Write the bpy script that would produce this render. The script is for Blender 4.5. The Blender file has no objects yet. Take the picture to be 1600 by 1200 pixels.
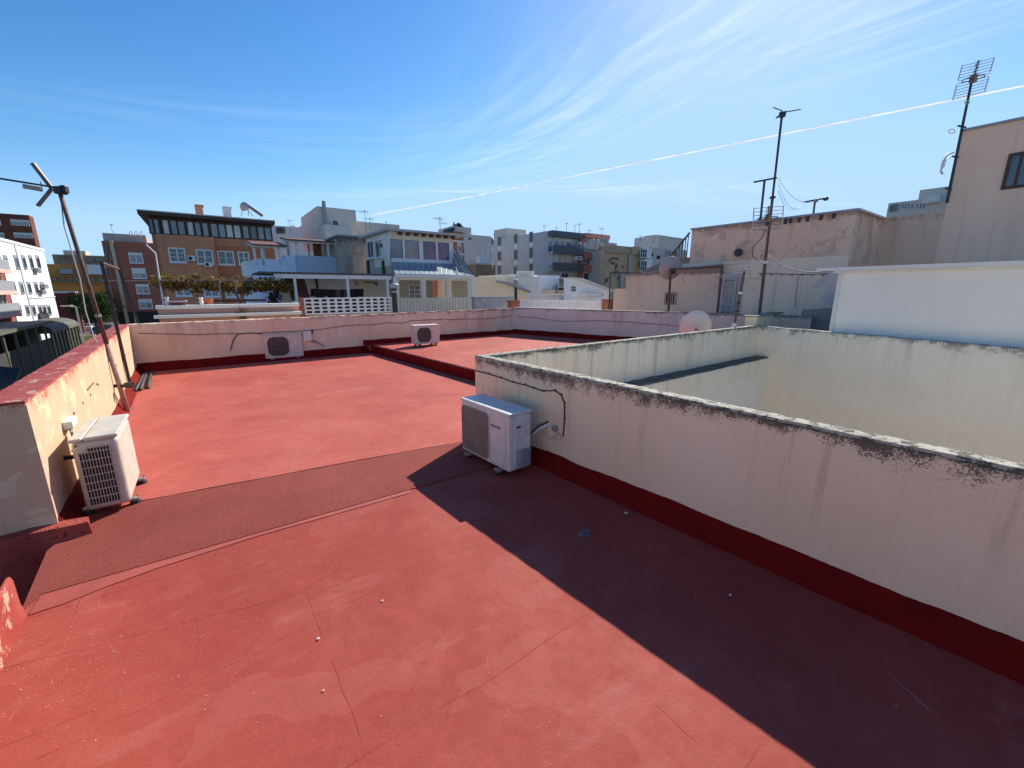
import bpy, math, random
from mathutils import Vector, Matrix, noise
random.seed(7)
R = math.radians
S = bpy.context.scene
COL = S.collection

# ------------------------------------------------------------------ camera
FPX, PITCH, CAMH = 650.0, R(12.9), 1.72
cam = bpy.data.objects.new('camera', bpy.data.cameras.new('camera')); COL.objects.link(cam)
cam.location = (0, 0, CAMH); cam.rotation_euler = (R(90) - PITCH, 0, 0)
cam.data.sensor_width = 36; cam.data.lens = FPX / 1600 * 36
cam.data.clip_start = .05; cam.data.clip_end = 60000
S.camera = cam
# ------------------------------------------------------------------ light
SUN_AZ, SUN_EL = R(25.5), R(36.5)
SKY_STR, SUN_STR = .11, 4.4
S.view_settings.view_transform = 'Standard'; S.view_settings.look = 'None'
S.view_settings.exposure = 0.62; S.view_settings.gamma = 1
w = bpy.data.worlds.new('World'); S.world = w; w.use_nodes = True
nt = w.node_tree; nt.nodes.clear()
def N(tree, typ, **kw):
    n = tree.nodes.new(typ)
    for k, v in kw.items(): setattr(n, k, v)
    return n
sky = N(nt, 'ShaderNodeTexSky', sky_type='NISHITA', sun_disc=False)
sky.sun_elevation = SUN_EL; sky.sun_rotation = SUN_AZ
sky.air_density = 1.0; sky.dust_density = .16; sky.ozone_density = 3.5
hs = N(nt, 'ShaderNodeHueSaturation'); hs.inputs['Saturation'].default_value = 1.15; hs.inputs['Value'].default_value = 1.0
nt.links.new(sky.outputs[0], hs.inputs['Color'])
bg = N(nt, 'ShaderNodeBackground'); bg.inputs[1].default_value = SKY_STR
out = N(nt, 'ShaderNodeOutputWorld')
tc = N(nt, 'ShaderNodeTexCoord')
def wisp(cx, cy, ang, ra, rc, amp, nsc=1.0, dist=1.2, seed=0):
    # one patch of cirrus in the plane of the high layer: streaks along 'ang', fading out with distance from its middle
    sep = N(nt, 'ShaderNodeSeparateXYZ'); nt.links.new(tc.outputs['Generated'], sep.inputs[0])
    def M2(op, a, b=None):
        n = N(nt, 'ShaderNodeMath', operation=op)
        for i, x in enumerate((a, b)):
            if x is None: continue
            if isinstance(x, (int, float)): n.inputs[i].default_value = x
            else: nt.links.new(x, n.inputs[i])
        return n.outputs[0]
    mz = M2('MAXIMUM', sep.outputs[2], .04); X = M2('SUBTRACT', M2('DIVIDE', sep.outputs[0], mz), cx); Y = M2('SUBTRACT', M2('DIVIDE', sep.outputs[1], mz), cy)
    ca, sa = math.cos(ang), math.sin(ang)
    L_ = M2('ADD', M2('MULTIPLY', X, ca), M2('MULTIPLY', Y, sa)); C_ = M2('SUBTRACT', M2('MULTIPLY', Y, ca), M2('MULTIPLY', X, sa))
    d2 = M2('ADD', M2('POWER', M2('ABSOLUTE', M2('DIVIDE', L_, ra)), 2.0), M2('POWER', M2('ABSOLUTE', M2('DIVIDE', C_, rc)), 2.0))
    msk = M2('EXPONENT', M2('MULTIPLY', d2, -1.0))
    bend = M2('ADD', C_, M2('MULTIPLY', M2('MULTIPLY', L_, L_), .16))
    cb = N(nt, 'ShaderNodeCombineXYZ'); nt.links.new(M2('MULTIPLY', L_, .55*nsc), cb.inputs[0]); nt.links.new(M2('MULTIPLY', bend, 4.2*nsc), cb.inputs[1]); cb.inputs[2].default_value = seed
    nz = N(nt, 'ShaderNodeTexNoise'); nz.inputs['Scale'].default_value = 1.6; nz.inputs['Detail'].default_value = 6; nz.inputs['Roughness'].default_value = .60; nz.inputs['Distortion'].default_value = dist; nt.links.new(cb.outputs[0], nz.inputs[0])
    mr = N(nt, 'ShaderNodeMapRange', interpolation_type='SMOOTHSTEP'); mr.inputs['From Min'].default_value = .34; mr.inputs['From Max'].default_value = .80; nt.links.new(nz.outputs[0], mr.inputs[0])
    return M2('MULTIPLY', M2('MULTIPLY', mr.outputs[0], msk), amp)
mx = None
for a_ in ((.30, 2.95, R(-58), 1.5, .55, 1.0, 1.0, .5, 0), (1.5, 1.8, R(-50), .7, .45, .9, 1.2, .6, 4), (.1, 4.7, R(-5), 2.4, .22, 1.1, .8, .4, 9), (.75, 1.9, R(-64), .55, .35, .9, 1.3, .5, 13), (-1.5, 3.0, R(10), 1.6, .5, .22, .7, .8, 17), (2.9, 5.2, R(20), 2.0, .5, .7, .6, .5, 21)):
    o_ = wisp(*a_)
    if mx is None: mx = o_; continue
    m_ = N(nt, 'ShaderNodeMath', operation='ADD'); nt.links.new(mx, m_.inputs[0]); nt.links.new(o_, m_.inputs[1]); m_.use_clamp = True; mx = m_.outputs[0]
mf = N(nt, 'ShaderNodeMath', operation='MULTIPLY'); mf.inputs[1].default_value = .72; nt.links.new(mx, mf.inputs[0])
mix = N(nt, 'ShaderNodeMix', data_type='RGBA'); nt.links.new(mf.outputs[0], mix.inputs[0])
# deeper blue away from the sun, per channel
sr_ = N(nt, 'ShaderNodeSeparateColor'); nt.links.new(hs.outputs[0], sr_.inputs[0]); cr_ = N(nt, 'ShaderNodeCombineColor')
for i_, (e_, ref_) in enumerate(((1.6, 2.5), (1.22, 4.9), (1.08, 7.4))):
    pw_ = N(nt, 'ShaderNodeMath', operation='POWER'); pw_.inputs[1].default_value = e_; nt.links.new(sr_.outputs[i_], pw_.inputs[0])
    ml_ = N(nt, 'ShaderNodeMath', operation='MULTIPLY'); ml_.inputs[1].default_value = ref_ ** (1 - e_); nt.links.new(pw_.outputs[0], ml_.inputs[0]); sm_ = N(nt, 'ShaderNodeMath', operation='SMOOTH_MIN'); sm_.inputs[1].default_value = (2.9, 4.5, 6.7)[i_]; sm_.inputs[2].default_value = 1.6; nt.links.new(ml_.outputs[0], sm_.inputs[0]); nt.links.new(sm_.outputs[0], cr_.inputs[i_])
nt.links.new(cr_.outputs[0], mix.inputs[6]); mix.inputs[7].default_value = (4.6, 5.5, 6.6, 1)
nt.links.new(mix.outputs[2], bg.inputs[0]); nt.links.new(bg.outputs[0], out.inputs[0])
sd = bpy.data.lights.new('sun', 'SUN'); sd.energy = SUN_STR; sd.angle = R(.5); sd.color = (1, .95, .86)
sun = bpy.data.objects.new('sun', sd); COL.objects.link(sun)
sdir = Vector((math.sin(SUN_AZ) * math.cos(SUN_EL), math.cos(SUN_AZ) * math.cos(SUN_EL), math.sin(SUN_EL)))
sun.rotation_euler = sdir.to_track_quat('Z', 'Y').to_euler(); sun.location = (8, 14, 30)

# ------------------------------------------------------------------ measuring helpers (photo pixel -> metres)
_c, _s = math.cos(PITCH), math.sin(PITCH)
FWD, UPV, O = Vector((0, _c, -_s)), Vector((0, _s, _c)), Vector((0, 0, CAMH))
def ray(px, py): return FWD + Vector((1, 0, 0)) * ((px - 800) / FPX) + UPV * ((600 - py) / FPX)
def gr(px, py, z=0): d = ray(px, py); return O + d * ((z - CAMH) / d.z)
def at(px, py, Y): d = ray(px, py); return O + d * (Y / d.y)
AB, AA = 54.0, -36.5          # bearings of the two street-grid directions

# ------------------------------------------------------------------ mesh helpers
class MB:
    def __init__(s): s.v = []; s.f = []
    def add(s, vs, fs):
        o = len(s.v); s.v += [tuple(v) for v in vs]; s.f += [tuple(i + o for i in f) for f in fs]; return s
    def box(s, a, b, M=None):
        x0, y0, z0 = [min(p, q) for p, q in zip(a, b)]; x1, y1, z1 = [max(p, q) for p, q in zip(a, b)]
        vs = [Vector(p) for p in ((x0,y0,z0),(x1,y0,z0),(x1,y1,z0),(x0,y1,z0),(x0,y0,z1),(x1,y0,z1),(x1,y1,z1),(x0,y1,z1))]
        if M: vs = [M @ v for v in vs]
        return s.add(vs, [(0,3,2,1),(4,5,6,7),(0,1,5,4),(1,2,6,5),(2,3,7,6),(3,0,4,7)])
    def prism(s, base, off):
        n = len(base); base = [Vector(p) for p in base]; off = Vector(off)
        return s.add(base + [p + off for p in base], [tuple(range(n))[::-1], tuple(range(n, 2*n))] + [(i, (i+1) % n, n + (i+1) % n, n + i) for i in range(n)])
    def tube(s, pts, r, n=6, r2=None, cap=True):
        pts = [Vector(p) for p in pts]; m = len(pts); o = len(s.v); u = None
        for i, p in enumerate(pts):
            t = (pts[min(i+1, m-1)] - pts[max(i-1, 0)])
            t = t.normalized() if t.length > 1e-9 else Vector((0,0,1))
            if u is None:
                u = t.cross(Vector((0,0,1)));
                if u.length < .1: u = t.cross(Vector((1,0,0)))
            u = (u - t * u.dot(t)).normalized(); v = t.cross(u)
            rr = r if r2 is None else r + (r2 - r) * i / max(1, m - 1)
            for k in range(n):
                a = 2 * math.pi * k / n; s.v.append(tuple(p + (u * math.cos(a) + v * math.sin(a)) * rr))
        for i in range(m - 1):
            for k in range(n):
                s.f.append((o+i*n+k, o+i*n+(k+1) % n, o+(i+1)*n+(k+1) % n, o+(i+1)*n+k))
        if cap: s.f.append(tuple(o+k for k in range(n))[::-1]); s.f.append(tuple(o+(m-1)*n+k for k in range(n)))
        return s
    def lathe(s, c, prof, n=16, M=None):
        o = len(s.v); c = Vector(c)
        for r, z in prof:
            for k in range(n):
                a = 2 * math.pi * k / n; p = Vector((r * math.cos(a), r * math.sin(a), z))
                if M: p = M @ p
                s.v.append(tuple(c + p))
        for i in range(len(prof) - 1):
            for k in range(n):
                s.f.append((o+i*n+k, o+i*n+(k+1) % n, o+(i+1)*n+(k+1) % n, o+(i+1)*n+k))
        s.f.append(tuple(o+k for k in range(n))[::-1]); s.f.append(tuple(o+(len(prof)-1)*n+k for k in range(n)))
        return s
    def build(s, name, m, parent=None, smooth=False, bevel=0, seg=2):
        me = bpy.data.meshes.new(name); me.from_pydata(s.v, [], s.f); me.update()
        import bmesh
        b = bmesh.new(); b.from_mesh(me); bmesh.ops.recalc_face_normals(b, faces=b.faces); b.to_mesh(me); b.free()
        me.materials.append(m); ob = bpy.data.objects.new(name, me); COL.objects.link(ob)
        if parent is not None: ob.parent = parent; ob.matrix_parent_inverse = Matrix(); 
        if parent is not None: ob.location = (0, 0, 0); rebase(ob, parent)
        if smooth:
            for p in me.polygons: p.use_smooth = True
        if bevel:
            md = ob.modifiers.new('bevel', 'BEVEL'); md.width = bevel; md.segments = seg; md.limit_method = 'ANGLE'
        return ob
BASE = {}
def rebase(ob, parent):
    # geometry is given in world metres: take the thing's origin off it so that it moves with its parent
    M = world_of(parent).inverted(); ob.data.transform(M); BASE[ob.name] = world_of(parent)
def world_of(o):
    return BASE.get(o.name, o.matrix_basis.copy())
def thing(name, label, cat, loc=(0,0,0), rz=0, group=None):
    o = bpy.data.objects.new(name, None); COL.objects.link(o); o.empty_display_size = .2
    o.matrix_basis = Matrix.Translation(Vector(loc)) @ Matrix.Rotation(rz, 4, 'Z'); BASE[o.name] = o.matrix_basis.copy()
    return tag(o, label, cat, group)
def tag(o, label, cat, group=None):
    o['label'] = label; o['category'] = cat
    if group: o['group'] = group
    return o
def struct(o): o['kind'] = 'structure'; return o
def kids(o): return [c for c in bpy.data.objects if c.parent == o]
def dup(o, M=None, label=None, parent=None):
    c = o.copy(); COL.objects.link(c)
    if parent is not None: c.parent = parent
    if M is not None: c.matrix_basis = M
    if label: c['label'] = label
    for ch in kids(o): dup(ch, parent=c)
    return c
class Fac:
    """vertical plane on the street grid: s along it, z up, o out towards the camera"""
    def __init__(s, p, ang=None, q=None):
        s.p = Vector((p[0], p[1], 0))
        s.d = (Vector((q[0], q[1], 0)) - s.p).normalized() if q is not None else Vector((math.sin(R(ang)), math.cos(R(ang)), 0))
        s.n = Vector((s.d.y, -s.d.x, 0))
        if s.n.dot(-s.p) < 0: s.n = -s.n
    def hit(s, px, py):
        d = ray(px, py); P = O + d * ((s.p - O).dot(s.n) / d.dot(s.n)); return (P - s.p).dot(s.d), P.z
    def pt(s, a, z, o=0): q = s.p + s.d * a + s.n * o; return Vector((q.x, q.y, z))
    def px(s, px, py, o=0): a, z = s.hit(px, py); return s.pt(a, z, o)
    def box(s, mb, a0, a1, z0, z1, o0, o1):
        vs = [s.pt(a, z, o) for z in (z0, z1) for a, o in ((a0,o0),(a1,o0),(a1,o1),(a0,o1))]
        return mb.add(vs, [(0,3,2,1),(4,5,6,7),(0,1,5,4),(1,2,6,5),(2,3,7,6),(3,0,4,7)])
    def pbox(s, mb, x0, y0, x1, y1, o0, o1):
        my, mx_ = (y0+y1)/2, (x0+x1)/2
        return s.box(mb, s.hit(x0,my)[0], s.hit(x1,my)[0], s.hit(mx_,y1)[1], s.hit(mx_,y0)[1], o0, o1)
    def poly(s, mb, pix, o0, o1):
        return mb.prism([s.px(x, y, o0) for x, y in pix], s.n * (o1 - o0))
def fpx(px, Y, ang): p = at(px, 451, Y); return Fac((p.x, p.y), ang)

# ------------------------------------------------------------------ materials
def newmat(name):
    m = bpy.data.materials.new(name); m.use_nodes = True; t = m.node_tree; b = t.nodes['Principled BSDF']; return m, t, b
def flat(name, c, rough=.6, metal=0, spec=.5, var=.12, scale=6, bump=0):
    m, t, b = newmat(name)
    g = N(t, 'ShaderNodeNewGeometry'); nz = N(t, 'ShaderNodeTexNoise'); nz.inputs['Scale'].default_value = scale; nz.inputs['Detail'].default_value = 5
    t.links.new(g.outputs['Position'], nz.inputs[0])
    mr = N(t, 'ShaderNodeMapRange'); mr.inputs['From Min'].default_value = .3; mr.inputs['From Max'].default_value = .7; mr.inputs['To Min'].default_value = 1 - var; mr.inputs['To Max'].default_value = 1 + var
    t.links.new(nz.outputs[0], mr.inputs[0])
    vm = N(t, 'ShaderNodeVectorMath', operation='SCALE'); vm.inputs[0].default_value = c; t.links.new(mr.outputs[0], vm.inputs['Scale'])
    t.links.new(vm.outputs[0], b.inputs['Base Color'])
    b.inputs['Roughness'].default_value = rough; b.inputs['Metallic'].default_value = metal; b.inputs['Specular IOR Level'].default_value = spec
    if bump:
        bp = N(t, 'ShaderNodeBump'); bp.inputs['Strength'].default_value = bump; bp.inputs['Distance'].default_value = .01
        t.links.new(nz.outputs[0], bp.inputs['Height']); t.links.new(bp.outputs[0], b.inputs['Normal'])
    return m
class G:
    """short-hand node graph on world position"""
    def __init__(s, name): s.m, s.t, s.b = newmat(name); s.pos = N(s.t, 'ShaderNodeNewGeometry').outputs['Position']
    def map(s, rot=0, scale=(1,1,1), loc=(0,0,0), src=None):
        # rotate first, then scale
        a = N(s.t, 'ShaderNodeVectorRotate', rotation_type='Z_AXIS'); a.inputs['Angle'].default_value = rot; s.t.links.new(src or s.pos, a.inputs['Vector'])
        b = N(s.t, 'ShaderNodeMapping'); b.inputs['Scale'].default_value = scale; b.inputs['Location'].default_value = loc; s.t.links.new(a.outputs[0], b.inputs[0]); return b.outputs[0]
    def noise(s, scale=1, detail=5, rough=.55, dist=0, vec=None):
        n = N(s.t, 'ShaderNodeTexNoise'); n.inputs['Scale'].default_value = scale; n.inputs['Detail'].default_value = detail; n.inputs['Roughness'].default_value = rough; n.inputs['Distortion'].default_value = dist
        s.t.links.new(vec or s.pos, n.inputs[0]); return n.outputs[0]
    def voro(s, scale, feature='F1', rnd=1, vec=None, out='Distance'):
        n = N(s.t, 'ShaderNodeTexVoronoi', feature=feature); n.inputs['Scale'].default_value = scale; n.inputs['Randomness'].default_value = rnd; s.t.links.new(vec or s.pos, n.inputs[0]); return n.outputs[out]
    def rng(s, x, a, b, c=0, d=1, smooth=True):
        n = N(s.t, 'ShaderNodeMapRange', interpolation_type='SMOOTHSTEP' if smooth else 'LINEAR')
        for k, v in zip(('From Min','From Max','To Min','To Max'), (a,b,c,d)): n.inputs[k].default_value = v
        s.t.links.new(x, n.inputs[0]); return n.outputs[0]
    def math(s, op, a, b=None):
        n = N(s.t, 'ShaderNodeMath', operation=op)
        for i, x in enumerate((a, b)):
            if x is None: continue
            if isinstance(x, (int, float)): n.inputs[i].default_value = x
            else: s.t.links.new(x, n.inputs[i])
        return n.outputs[0]
    def sep(s, i, vec=None): n = N(s.t, 'ShaderNodeSeparateXYZ'); s.t.links.new(vec or s.pos, n.inputs[0]); return n.outputs[i]
    def mix(s, f, a, b):
        n = N(s.t, 'ShaderNodeMix', data_type='RGBA')
        for i, x in ((0, f), (6, a), (7, b)):
            if isinstance(x, (int, float)): n.inputs[i].default_value = x
            elif isinstance(x, tuple): n.inputs[i].default_value = (*x, 1)
            else: s.t.links.new(x, n.inputs[i])
        return n.outputs[2]
    def done(s, col, rough=.8, height=None, strength=.3, dist=.01, spec=.4):
        s.t.links.new(col, s.b.inputs['Base Color'])
        if isinstance(rough, (int, float)): s.b.inputs['Roughness'].default_value = rough
        else: s.t.links.new(rough, s.b.inputs['Roughness'])
        s.b.inputs['Specular IOR Level'].default_value = spec
        if height is not None:
            bp = N(s.t, 'ShaderNodeBump'); bp.inputs['Strength'].default_value = strength; bp.inputs['Distance'].default_value = dist
            s.t.links.new(height, bp.inputs['Height']); s.t.links.new(bp.outputs[0], s.b.inputs['Normal'])
        return s.m

def plaster(name, c, c2, scale=1.5, top=None, band=.25, moldc=(.06,.05,.04), mold=.5, streakc=None, streak=.4, streakscale=6, patch=None, patchamt=.6, rough=.9, bump=.35, grime=.12, bumpd=.006, cream=None, drip=.28):
    g = G(name)
    big = g.noise(scale, 6, .6)
    col = g.mix(g.rng(big, .35, .66), c, c2)
    if patch:
        p = g.noise(scale * 2.3, 9, .68, .4); col = g.mix(g.rng(p, patchamt, patchamt + .03), col, patch)
    if streakc:
        sv = g.map(scale=(streakscale, streakscale, .35)); sn = g.noise(1, 5, .6, vec=sv)
        sm = g.rng(sn, .5, .72, 0, streak)
        if top is not None: sm = g.math('MULTIPLY', sm, g.rng(g.sep(2), top - 1.3, top, .25, 1))
        col = g.mix(sm, col, streakc)
    fine = g.noise(48, 8, .75)
    col = g.mix(g.rng(fine, .3, .75, 0, grime), col, (c[0]*.45, c[1]*.42, c[2]*.4))
    if top is not None:
        # black lichen creeping down from the coping, broken up at three scales
        dn = g.noise(2.2, 4, .6); sp = g.noise(95, 6, .8); md = g.noise(9, 6, .7)
        dep = g.math('SUBTRACT', top, g.sep(2))                      # metres below the top
        reach = g.math('MULTIPLY', g.rng(dn, .3, .7, .25, 1.3), band)
        m = g.math('SUBTRACT', 1.0, g.math('DIVIDE', dep, reach))    # 1 at the top, 0 at the end of its reach
        m = g.math('ADD', g.math('MULTIPLY', m, .55), g.math('ADD', g.math('MULTIPLY', g.math('SUBTRACT', sp, .5), 1.7), g.math('MULTIPLY', g.math('SUBTRACT', md, .5), 1.0)))
        m = g.rng(m, .5 - mold * .5, .62 - mold * .3, 0, .88)
        col = g.mix(m, col, moldc)
        if drip:
            dv = g.noise(1, 6, .65, .4, vec=g.map(scale=(11, 11, .5))); dl = g.noise(1, 3, .5, vec=g.map(scale=(3, 3, .1)))
            dr = g.math('MULTIPLY', g.rng(dv, .56, .70, 0, drip), g.rng(g.math('DIVIDE', dep, g.math('MULTIPLY', dl, 1.5)), 0, 1, 1, 0)); col = g.mix(dr, col, (c[0]*.22, c[1]*.22, c[2]*.24))
        if cream:
            e = g.rng(g.math('ADD', dep, g.math('MULTIPLY', g.math('SUBTRACT', md, .5), .05)), .0, .012, .8, 0)
            col = g.mix(e, col, cream)
    hgt = g.math('ADD', g.noise(16, 6, .65), g.math('MULTIPLY', big, .6))
    return g.done(col, rough, hgt, bump, bumpd, .25)

def floor_mat(name, base=(.35,.060,.044), rough_strip=False):
    g = G(name)
    rot = R(AB - 90)   # after this, +x runs along the B streets
    v = g.map(rot=rot)
    big = g.noise(.7, 6, .6, .3); med = g.noise(4, 7, .65)
    c = g.mix(g.rng(big, .3, .7), tuple(x * .90 for x in base), (base[0]*1.13, base[1]*1.35, base[2]*1.3))
    c = g.mix(g.rng(med, .5, .8, 0, .30), c, (base[0]*1.2, base[1]*1.9, base[2]*1.8))
    if rough_strip:
        gr_ = g.noise(120, 5, .85); c = g.mix(g.math('MULTIPLY', g.rng(gr_, .48, .60, 0, .75), g.rng(g.noise(2.2, 6, .7), .3, .65, .45, 1)), c, (base[0]*.38, base[1]*.5, base[2]*.5))
        sp = g.voro(45); c = g.mix(g.rng(sp, .0, .22, .35, 0), c, (.42, .16, .13))
        return g.done(c, .85, g.math('ADD', g.math('MULTIPLY', gr_, 2.0), g.noise(30, 5, .7)), .8, .012, .25)
    mt = g.noise(13, 8, .72, .3); c = g.mix(g.rng(mt, .38, .62, .0, .24), c, (base[0]*.66, base[1]*.62, base[2]*.6))
    mt2 = g.noise(1.9, 9, .7, .8); c = g.mix(g.rng(mt2, .48, .74, 0, .30), c, (base[0]*1.35, base[1]*2.1, base[2]*2.1))
    # pale swept dust: long faint smears along the seams
    sm = g.noise(1, 7, .7, .6, vec=g.map(rot=rot, scale=(1.1, 3.6, 1)))
    c = g.mix(g.rng(sm, .52, .78, 0, .34), c, (.52, .21, .17))
    # dull scuffed patches with sharp sides
    vo = N(g.t, 'ShaderNodeTexVoronoi', feature='F1'); vo.inputs['Scale'].default_value = 2.3; vo.inputs['Randomness'].default_value = 1
    wv = N(g.t, 'ShaderNodeVectorMath', operation='ADD'); nn = N(g.t, 'ShaderNodeTexNoise'); nn.inputs['Scale'].default_value = 2.5; g.t.links.new(v, nn.inputs[0])
    sc = N(g.t, 'ShaderNodeVectorMath', operation='SCALE'); sc.inputs['Scale'].default_value = .5; g.t.links.new(nn.outputs['Color'], sc.inputs[0])
    g.t.links.new(v, wv.inputs[0]); g.t.links.new(sc.outputs[0], wv.inputs[1]); g.t.links.new(wv.outputs[0], vo.inputs[0])
    pid = g.sep(0, vo.outputs['Color'])
    c = g.mix(g.rng(pid, .78, .84, 0, .10), c, (.50, .19, .15))
    c = g.mix(g.rng(pid, .14, .06, 0, .14), c, (base[0]*.72, base[1]*.6, base[2]*.6))
    # laps of the membrane and faint tile joints that show through
    wob = g.math('MULTIPLY', g.math('SUBTRACT', g.noise(1.2, 3), .5), .10)
    ys = g.math('ADD', g.sep(1, v), wob)
    lap = g.math('ABSOLUTE', g.math('SUBTRACT', g.math('FRACT', g.math('MULTIPLY', ys, 1.15)), .5))
    lapm = g.math('MULTIPLY', g.rng(lap, .0, .010, 1, 0), g.rng(g.noise(.9, 3), .40, .55))
    xs = g.math('ADD', g.sep(0, v), wob)
    lap2 = g.math('ABSOLUTE', g.math('SUBTRACT', g.math('FRACT', g.math('MULTIPLY', xs, 1.9)), .5))
    lapm2 = g.math('MULTIPLY', g.rng(lap2, .0, .012, 1, 0), g.rng(g.noise(1.7, 4), .50, .60))
    c = g.mix(g.math('MULTIPLY', g.math('MAXIMUM', lapm, lapm2), .42), c, (base[0]*.55, base[1]*.4, base[2]*.4))
    # bright scratches
    scv = g.map(rot=rot + .5, scale=(14, .5, 1)); s1 = g.noise(1, 3, .5, vec=scv)
    c = g.mix(g.math('MULTIPLY', g.rng(s1, .715, .735, 0, .4), g.rng(g.noise(2.2, 2), .5, .6)), c, (.6, .34, .29))
    # specks of pale grit gathered in drifts
    sp = g.voro(85); spm = g.math('MULTIPLY', g.rng(sp, .16, .24, 1, 0), g.rng(g.noise(1.1, 4, .6), .50, .66, 0, 1))
    sel = g.rng(g.noise(23, 2), .55, .6); spm = g.math('MULTIPLY', spm, sel)
    c = g.mix(g.math('MULTIPLY', spm, .6), c, (.62, .42, .36))
    ds = g.voro(31, vec=g.map(loc=(3, 7, 0))); c = g.mix(g.math('MULTIPLY', g.rng(ds, .05, .09, 1, 0), g.rng(g.noise(9, 2), .60, .64)), c, (.05, .02, .015))
    h = g.math('ADD', g.math('MULTIPLY', g.noise(2.6, 8, .62), 1.4), g.math('MULTIPLY', g.noise(70, 5, .75), .34))
    h = g.math('SUBTRACT', h, g.math('MULTIPLY', g.math('MAXIMUM', lapm, lapm2), .12))
    ro = g.rng(g.noise(6, 5), .3, .7, .62, .76)
    return g.done(c, ro, h, .55, .012, .13)

M = {}
M['floor'] = floor_mat('red_membrane'); M['floor2'] = floor_mat('red_membrane_dust_sheen', (.46,.095,.070))  # second one paler: dust plus grazing sun sheen put into the base colour
M['strip'] = floor_mat('red_rough_strip', (.40,.075,.056), True)
M['lip'] = flat('red_lip', (.37,.075,.055), .6, var=.15, scale=5, bump=.2)
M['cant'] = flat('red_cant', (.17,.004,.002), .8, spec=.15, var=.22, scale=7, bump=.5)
# ------------------------------------------------------------------ terrace geometry
def V2(x, y): return Vector((x, y, 0))
dA = Vector((math.sin(R(AA)), math.cos(R(AA)), 0)); dB = Vector((math.sin(R(AB)), math.cos(R(AB)), 0))
LW0, LW1 = V2(-3.20, 2.64), V2(-7.88, 8.60)                 # foot of the left parapet
FWL = Fac(LW1, q=(LW1.x + .809, LW1.y + .588)); FC = FWL.pt(9.8, 0)   # far parapet and its right corner
RW = Fac(FC, q=(5.76, 10.24)); RWE = RW.pt(8.3, 0)          # right parapet
PC = V2(-.43, 4.75)                                         # near corner of the light-well walls
PN = Fac(PC, q=(PC.x + .656, PC.y - .755)); PL = Fac(PC, q=(PC.x + .809, PC.y + .588))
PLE = PL.pt(6.78, 0)                                        # far corner of the light well
bq_ = gr(1602, 545, .935); BW = Fac(PLE, q=(bq_.x, bq_.y))
lw = (LW1 - LW0).normalized()
G0 = V2(-2.64, 1.90); G1 = G0 - lw * 6
S0, S1 = V2(-3.85, 11.42), V2(1.02, 5.80)                   # edge of the raised part
def slab(name, poly, z1, z0, m):
    o = MB().prism([Vector((p.x, p.y, z0)) for p in poly], (0, 0, z1 - z0)).build(name, m); return struct(o)
endN = PN.pt(9.5, 0)
slab('roof_floor', [LW0 - V2(.02,-.02), LW1 + V2(-.1,.1), S0 + V2(.1,.35), S1 + V2(.06,.04), PC + V2(.06,.04), endN + V2(.06,.04), endN + V2(-4,-3), G1, G0 + V2(0,.0)], 0, -.25, M['floor'])
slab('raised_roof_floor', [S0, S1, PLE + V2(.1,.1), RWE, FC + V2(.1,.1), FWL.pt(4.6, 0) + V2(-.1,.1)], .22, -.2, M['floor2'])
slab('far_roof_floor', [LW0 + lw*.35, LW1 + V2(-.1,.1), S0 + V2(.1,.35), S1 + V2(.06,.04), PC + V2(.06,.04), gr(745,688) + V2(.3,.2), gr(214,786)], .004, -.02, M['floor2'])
# dark riser of the step and a rounded lip along it
stp = (S1 - S0).normalized(); sn = Vector((-stp.y, stp.x, 0)); sn = sn if sn.dot(-S0) > 0 else -sn
lip = MB(); pts = []
rnd = random.Random(3)
for i in range(40):
    p = S0 + (S1 - S0) * (i / 39); pts.append(Vector((p.x, p.y, .205 + rnd.uniform(-.004,.004))) + sn * (.004 + rnd.uniform(-.004,.004)))
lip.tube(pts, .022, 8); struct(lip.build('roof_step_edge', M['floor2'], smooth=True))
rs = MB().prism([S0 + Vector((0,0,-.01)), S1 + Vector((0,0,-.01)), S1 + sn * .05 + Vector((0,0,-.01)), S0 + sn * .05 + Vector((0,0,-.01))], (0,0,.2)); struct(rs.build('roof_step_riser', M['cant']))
# rough strip with a smooth feathered band on its near side
a0, a1, b1, b0 = gr(65, 930), PC + V2(-.02,-.25), PC + V2(0.0,.02), gr(214, 786)
a1 = gr(722, 742) + Vector((.25,.17,0))
strip_poly = [gr(74, 862), gr(34, 955), gr(66, 930), a1, gr(745, 688) + Vector((.3,.2,0)), gr(214, 786), gr(105, 838)]
o = MB().prism([Vector((p.x,p.y,.0)) for p in strip_poly], (0,0,.009)).build('rough_floor_strip', M['strip']); struct(o)
pt_ = [gr(45,962), gr(100,944), gr(170,916), gr(250,887), gr(400,839), gr(640,771), gr(644,764), gr(66,929)]
o = MB().prism([Vector((p.x,p.y,.0)) for p in pt_], (0,0,.005)).build('smooth_floor_band', M['lip']); struct(o)
# seams: thin raised laps across the near floor
seam = MB()
for (x0, y0, x1, y1) in ((0,1046,560,905),(60,1185,420,1010),(300,900,480,846)):
    if x0 == x1: continue
    p, q = gr(x0, y0), gr(x1, y1); pts = []
    for i in range(14):
        f = i / 13; a = p.lerp(q, f); pts.append(Vector((a.x + rnd.uniform(-.006,.006), a.y + rnd.uniform(-.006,.006), -.0012)))
    seam.tube(pts, .0022, 6)
struct(seam.build('floor_seams', M['floor'], smooth=True))
p, q = gr(214, 785), gr(700, 694)
struct(MB().tube([p.lerp(q, i/12) + Vector((0,rnd.uniform(-.01,.01),.004)) for i in range(13)], .009, 6).build('strip_edge_bead', M['lip'], smooth=True))
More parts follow.
